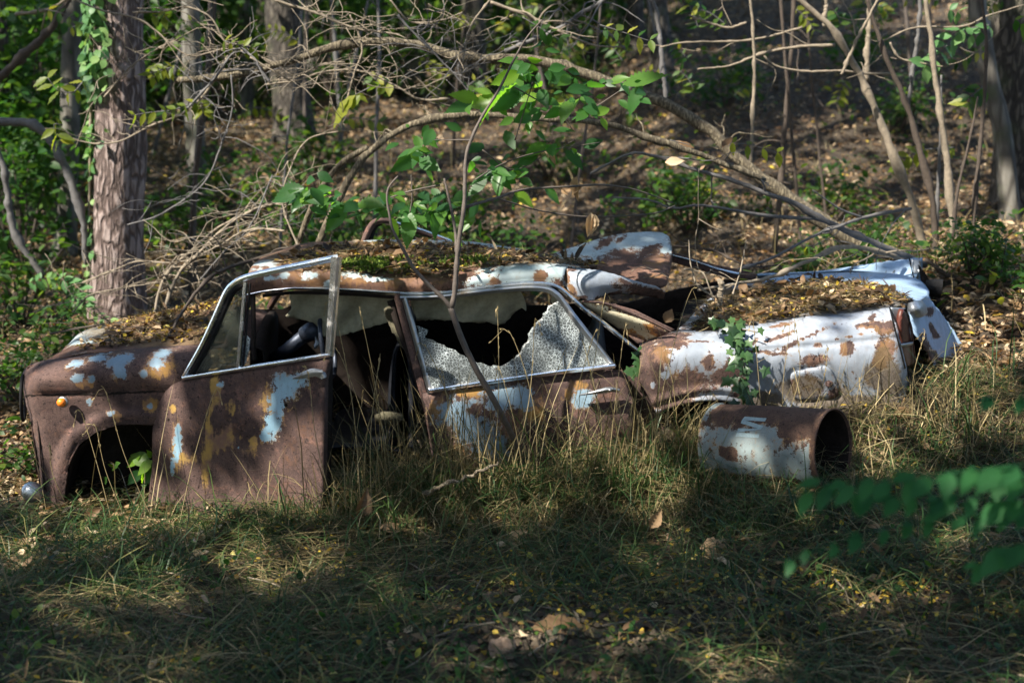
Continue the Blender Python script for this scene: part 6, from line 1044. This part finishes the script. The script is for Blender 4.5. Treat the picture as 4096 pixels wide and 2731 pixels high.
# soil crumbs in the bare patch
n = 2600; mb = MB(); ico = np.array([[0, 0, 1], [.9, 0, .3], [.28, .85, .3], [-.72, .53, .3], [-.72, -.53, .3], [.28, -.85, .3], [0, 0, -.6]]); icf = np.array([[0, 1, 2], [0, 2, 3], [0, 3, 4], [0, 4, 5], [0, 5, 1], [6, 2, 1], [6, 3, 2], [6, 4, 3], [6, 5, 4], [6, 1, 5]])
for k in range(n):
    x = .1+rs.randn()*.6; y = -1.7+rs.randn()*.26; r = .004+.022*rs.rand()**4; mb.add(ico*r*(1+.5*(rs.rand(7, 1)-.5))+[x, y, float(ground_z(x, y))+r*.3], icf)
M['soil'] = plain('crumbled_soil', (.10, .075, .05), .95, scale=40, bump=.8); o = mb.build('soil_crumbs', M['soil'], None, False); tag(o, kind='stuff')
M['stick'] = barkmat('weathered_stick', (.06, .045, .03), (.19, .15, .105), (.33, .28, .21), 60, 1., .006, .2)
# single things on the ground
def bigleaf(label, x0, y0, x1, y1, Y, up, w=.45, tint=.6, droop=.35, mat='litter', fold=.5):
    b, t_ = U(x0, y0, Y), U(x1, y1, Y+.01)
    for p in (b, t_): p[2] = max(p[2], float(ground_z(p[0], p[1]))+.012)
    V, F = lobed(rs, b, t_, np.linalg.norm(t_-b)*w, np.array(up), 13, .05, droop, fold); mb = MB(); mb.add(V, F, tint); o = mb.build('dead_leaf', M[mat]); tag(o, label, 'dead leaf'); return o
bigleaf('large tan dead leaf lying flat in the shaded grass right of centre', 2800, 2190, 2935, 2200, -1.0, (.1, -.55, .9), .75, .82, .1, fold=.2)
bigleaf('long curled brown dead leaf on the yellow leaflets at bottom centre', 2120, 2520, 2420, 2590, -1.75, (.1, -.4, .9), .35, .6, .15, fold=.8)
bigleaf('crumpled dead leaf standing in the grass right of the front door', 1430, 2070, 1480, 1960, -.55, (.5, -.8, .3), .55, .55, .3, fold=.9)
bigleaf('second curled dead leaf below the crumpled standing leaf', 1520, 2110, 1620, 2115, -.65, (.1, -.7, .8), .5, .78, .2)
bigleaf('pale dead leaf leaning in the grass below the rear door', 2030, 2170, 2110, 2120, -.75, (.2, -.8, .5), .6, .88, .2)
bigleaf('broad brown dead leaf on the ground behind the drum', 3570, 1660, 3700, 1655, -.05, (.1, -.5, .9), .5, .62, .3, fold=.6)
bigleaf('pale upright dead leaf in the shaded grass left of the tan leaf', 2600, 2110, 2650, 2040, -.8, (.3, -.9, .3), .6, .7, .2)
bigleaf('orange brown dead leaf standing on the edge of the boot', 2660, 1290, 2690, 1235, .15, (.1, -1, .4), .75, .55, .3, fold=.7)
bigleaf('orange leaf at the left below the headlamp bowl', 340, 2080, 400, 2030, -.2, (.2, -.9, .5), .6, .55, .3)
P = spline(U3([(1700, 1965, -.45), (1780, 1940, -.45), (1900, 1890, -.42), (2000, 1850, -.4)]), 20); P[:, 2] = np.maximum(P[:, 2], ground_z(P[:, 0], P[:, 1])+.02); mb = MB(); mb.add(*tube(P+.006*rs.randn(20, 3), .0095+.002*np.sin(np.arange(20)*1.3)-.0002*np.arange(20), 8, rough=.2)); o = mb.build('fallen_stick', M['stick']); tag(o, 'thick pale fallen stick in the grass below the rear door', 'stick')
P = spline(U3([(1600, 2330, -1.2), (1700, 2300, -1.2), (1800, 2290, -1.2)]), 14); P[:, 2] = ground_z(P[:, 0], P[:, 1])+.02; mb = MB(); mb.add(*tube(P, .016, 8, rough=.15)); o = mb.build('fallen_stick', M['darktwig']); tag(o, 'dark short stick on the shaded soil at bottom centre', 'stick')
def clod(px, py, Y, r, lab):
    c = U(px, py, Y); c[2] = float(ground_z(c[0], c[1]))+r*.3; a, b = np.meshgrid(np.linspace(0, math.pi, 18), np.linspace(0, 2*math.pi, 28, endpoint=False), indexing='ij'); d = np.stack([np.sin(a)*np.cos(b), np.sin(a)*np.sin(b), np.cos(a)*.75], -1)
    f = np.array([[mnoise.fractal(Vector(q)*1.7+Vector((px, 0, 0)), 1., 2., 4) for q in row] for row in d]); V = c+(d*r*(1+.35*f[..., None])).reshape(-1, 3); i = np.arange(17)[:, None]*28; j = np.arange(28)[None]; j2 = (j+1) % 28
    o = mesh('earth_clod', V, np.stack([i+j, i+28+j, i+28+j2, i+j2], -1).reshape(-1, 4), M['clod']); tag(o, lab, 'clod')
M['clod'] = plain('pale_dry_earth', (.24, .17, .12), .95, scale=50, bump=1., bd=.01)
clod(2010, 2600, -1.85, .045, 'lump of pale dry earth at the bottom centre'); clod(1960, 2330, -1.3, .03, 'small earth lump above the pale dry lump')

# ------------------------------------------------------------------ litter lying on the car
def on_mesh(o, n, ok, rs):
    """random points and normals on an object's faces whose photo position passes ok(px,py)"""
    m = o.data; k = len(m.polygons); c = np.empty(k*3); m.polygons.foreach_get('center', c); nr = np.empty(k*3); m.polygons.foreach_get('normal', nr); ar = np.empty(k); m.polygons.foreach_get('area', ar)
    c = c.reshape(-1, 3)+WT[o.name]; nr = nr.reshape(-1, 3); d = c-CAM; yc = d[:, 1]*CP-d[:, 2]*SP; zc = d[:, 1]*SP+d[:, 2]*CP; px = 2048+FPX*d[:, 0]/yc; py = 1365.5-FPX*zc/yc
    w_ = ar*ok(px, py, c); w_ /= w_.sum(); i = rs.choice(k, n, p=w_); nr = nr*np.sign(nr[:, 2:3]+1e-9); return c[i]+rs.randn(n, 3)*np.sqrt(ar[i])[:, None]*.5*[1, 1, .0], nr[i]
def car_litter(name, o, ok, nl, ny, nst, seed, label, h=.03):
    rs = np.random.RandomState(seed); root = tag(empty(name, (0, 0, 0)), label, 'leaf litter'); root['kind'] = 'stuff'
    mbL = []
    P, nr = on_mesh(o, nl, ok, rs); V, F, m = cards(rs, P+nr*(.006+h*rs.rand(nl, 1)), .012+.065*rs.rand(nl)**2.2, .007+.034*rs.rand(nl)**2, rdir(rs, nl, .35), nr+rdir(rs, nl)*.6, .3, rs.rand(nl)*1.5-.4); b = MB(); b.add(V, F, np.repeat(np.clip(.40+.30*rs.randn(nl), 0, 1), m)); b.build('brown_leaves', M['litter'], root)
    P, nr = on_mesh(o, ny, ok, rs); V, F, m = cards(rs, P+nr*(.01+h*rs.rand(ny, 1)), .014+.022*rs.rand(ny), .010+.013*rs.rand(ny), rdir(rs, ny, .3), nr+rdir(rs, ny)*.7, .3, rs.rand(ny)*1.6-.4); b = MB(); b.add(V, F, np.repeat(np.clip(.4+.3*rs.randn(ny), 0, 1), m)); b.build('yellow_leaves', M['yellow'], root)
    P, nr = on_mesh(o, nst, ok, rs); V, F, m, _ = blades(rs, P+nr*(.008+h*rs.rand(nst, 1)), .04+.14*rs.rand(nst), .0016+.0016*rs.rand(nst), (rs.rand(nst)-.3)*.35, .1, rs.uniform(0, 6.28, nst), 3, .5); b = MB(); b.add(V, F, np.repeat(np.clip(.35+.3*rs.randn(nst), 0, 1), m)); b.build('straw_bits', M['straw'], root)
    P, nr = on_mesh(o, 46, ok, rs); V, F, m = cards(rs, P+nr*(.012+h*rs.rand(46, 1)), .05+.06*rs.rand(46), .03+.03*rs.rand(46), rdir(rs, 46, .3), nr+rdir(rs, 46)*.5, .5, rs.rand(46)*2.2-.5); b = MB(); b.add(V, F, np.repeat(np.clip(.5+.25*rs.randn(46), 0, 1), m)); b.build('whole_leaves', M['litter'], root)
    for q in list(root.children): q['kind'] = 'stuff'
    return root
ob = {o.name: o for o in car.children}
def band(lo, hi): return lambda px, py, c: ((py > np.interp(px, *lo)) & (py < np.interp(px, *hi))).astype(float)
rl = car_litter('roof_litter', ob['roof'], lambda px, py, c: ((py > np.interp(px, [1160, 1250, 1600, 1900, 2200, 2500], [1035, 1000, 978, 990, 1045, 1080])) & (py < np.interp(px, [1100, 1200, 1350, 1600, 1800, 1900, 2100, 2250, 2400], [1050, 1095, 1098, 1118, 1120, 1080, 1062, 1066, 1080])) & (px > 1130))*(c[:, 2] > .9), 3300, 480, 2400, 7, 'brown and yellow leaf litter lying on the roof of the car', .02)
rs = np.random.RandomState(19)
P, nr = on_mesh(ob['roof'], 2600, lambda px, py, c: np.maximum(np.exp(-((px-1500)/110)**2-((py-1078)/16)**2), np.exp(-((px-1860)/60)**2-((py-1068)/12)**2))*(c[:, 2] > .9)*(fbm(px/40, py/14) > .48), rs)
V, F, m = cards(rs, P+nr*.024, .012+.018*rs.rand(2600), .006+.006*rs.rand(2600), nr+rdir(rs, 2600)*1.1, rdir(rs, 2600), .3, .5); mo = MB(); mo.add(V, F, np.repeat(np.clip(.5+.25*rs.randn(2600), 0, 1), m)); o = mo.build('moss', M['moss']); tag(o, kind='stuff')
car_litter('bonnet_litter', ob['bonnet'], lambda px, py, c: ((py > np.interp(px, [300, 420, 600, 900], [1350, 1312, 1268, 1210])) & (py < np.interp(px, [280, 420, 600, 950], [1415, 1396, 1378, 1360])) & (px > 330) & ((px > 430) | (py > 1372))).astype(float), 1500, 420, 700, 8, 'leaf litter lying on the bonnet of the car', .014)
car_litter('boot_litter', ob['boot_lid'], lambda px, py, c: ((py > np.interp(px, [2800, 2950, 3100, 3300, 3500, 3640], [1240, 1180, 1140, 1130, 1148, 1205])) & (px < 3640)).astype(float), 2900, 360, 2800, 9, 'leaf litter and twigs lying on the boot lid of the car', .022)
# ------------------------------------------------------------------ unseen high canopy, its holes shaped so sun falls on chosen spots
rs = np.random.RandomState(2024)
n = 150000; gx_ = rs.uniform(-9, 10, n); gy_ = -5+27*rs.rand(n); p0 = np.stack([gx_, gy_, np.full(n, .5)+.1*np.clip(gy_-2, 0, 30)], 1); uu, vv = uv(p0)
k = (rs.rand(n) < cover(uu, vv, gy_)) & ~sunny(p0, .8, .075, .105); p0 = p0[k]; n = len(p0); tt = 7+3.2*rs.rand(n)
P = p0+SUN*tt[:, None]; L = .13+.13*rs.rand(n); V, F, m = cards(rs, P, L, L*.62, rdir(rs, n, .5), rdir(rs, n)*.5+SUN, .1, .2)
# unseen ring of loose leaves behind and beside the camera, added to deepen the shade
nb = 9000; th = rs.uniform(R(150), R(390), nb); rr_ = 10.5+4*rs.rand(nb); Q = np.stack([rr_*np.cos(th)*1.0, -4+rr_*np.sin(th)*.9, 9*rs.rand(nb)], 1); Lb = .35+.35*rs.rand(nb); Vb, Fb, _m = cards(rs, Q, Lb, Lb*.7, rdir(rs, nb, .5), rdir(rs, nb), .1, .2)
Fb = [f_+len(V) for f_ in Fb]; V = np.concatenate([V, Vb]); F = list(F)+Fb; n += nb
M['canopy'] = leafmat('unseen_shade_leaf', [(.0, (.02, .05, .015)), (1., (.05, .10, .02))], .18, (1.5, 1.5, .8))
o = mesh('unseen_shade_leaves', V, F, M['canopy'], None, True, attrs={'tint': np.repeat(rs.rand(n), m)}); tag(o, kind='stuff')
bpy.context.view_layer.update()
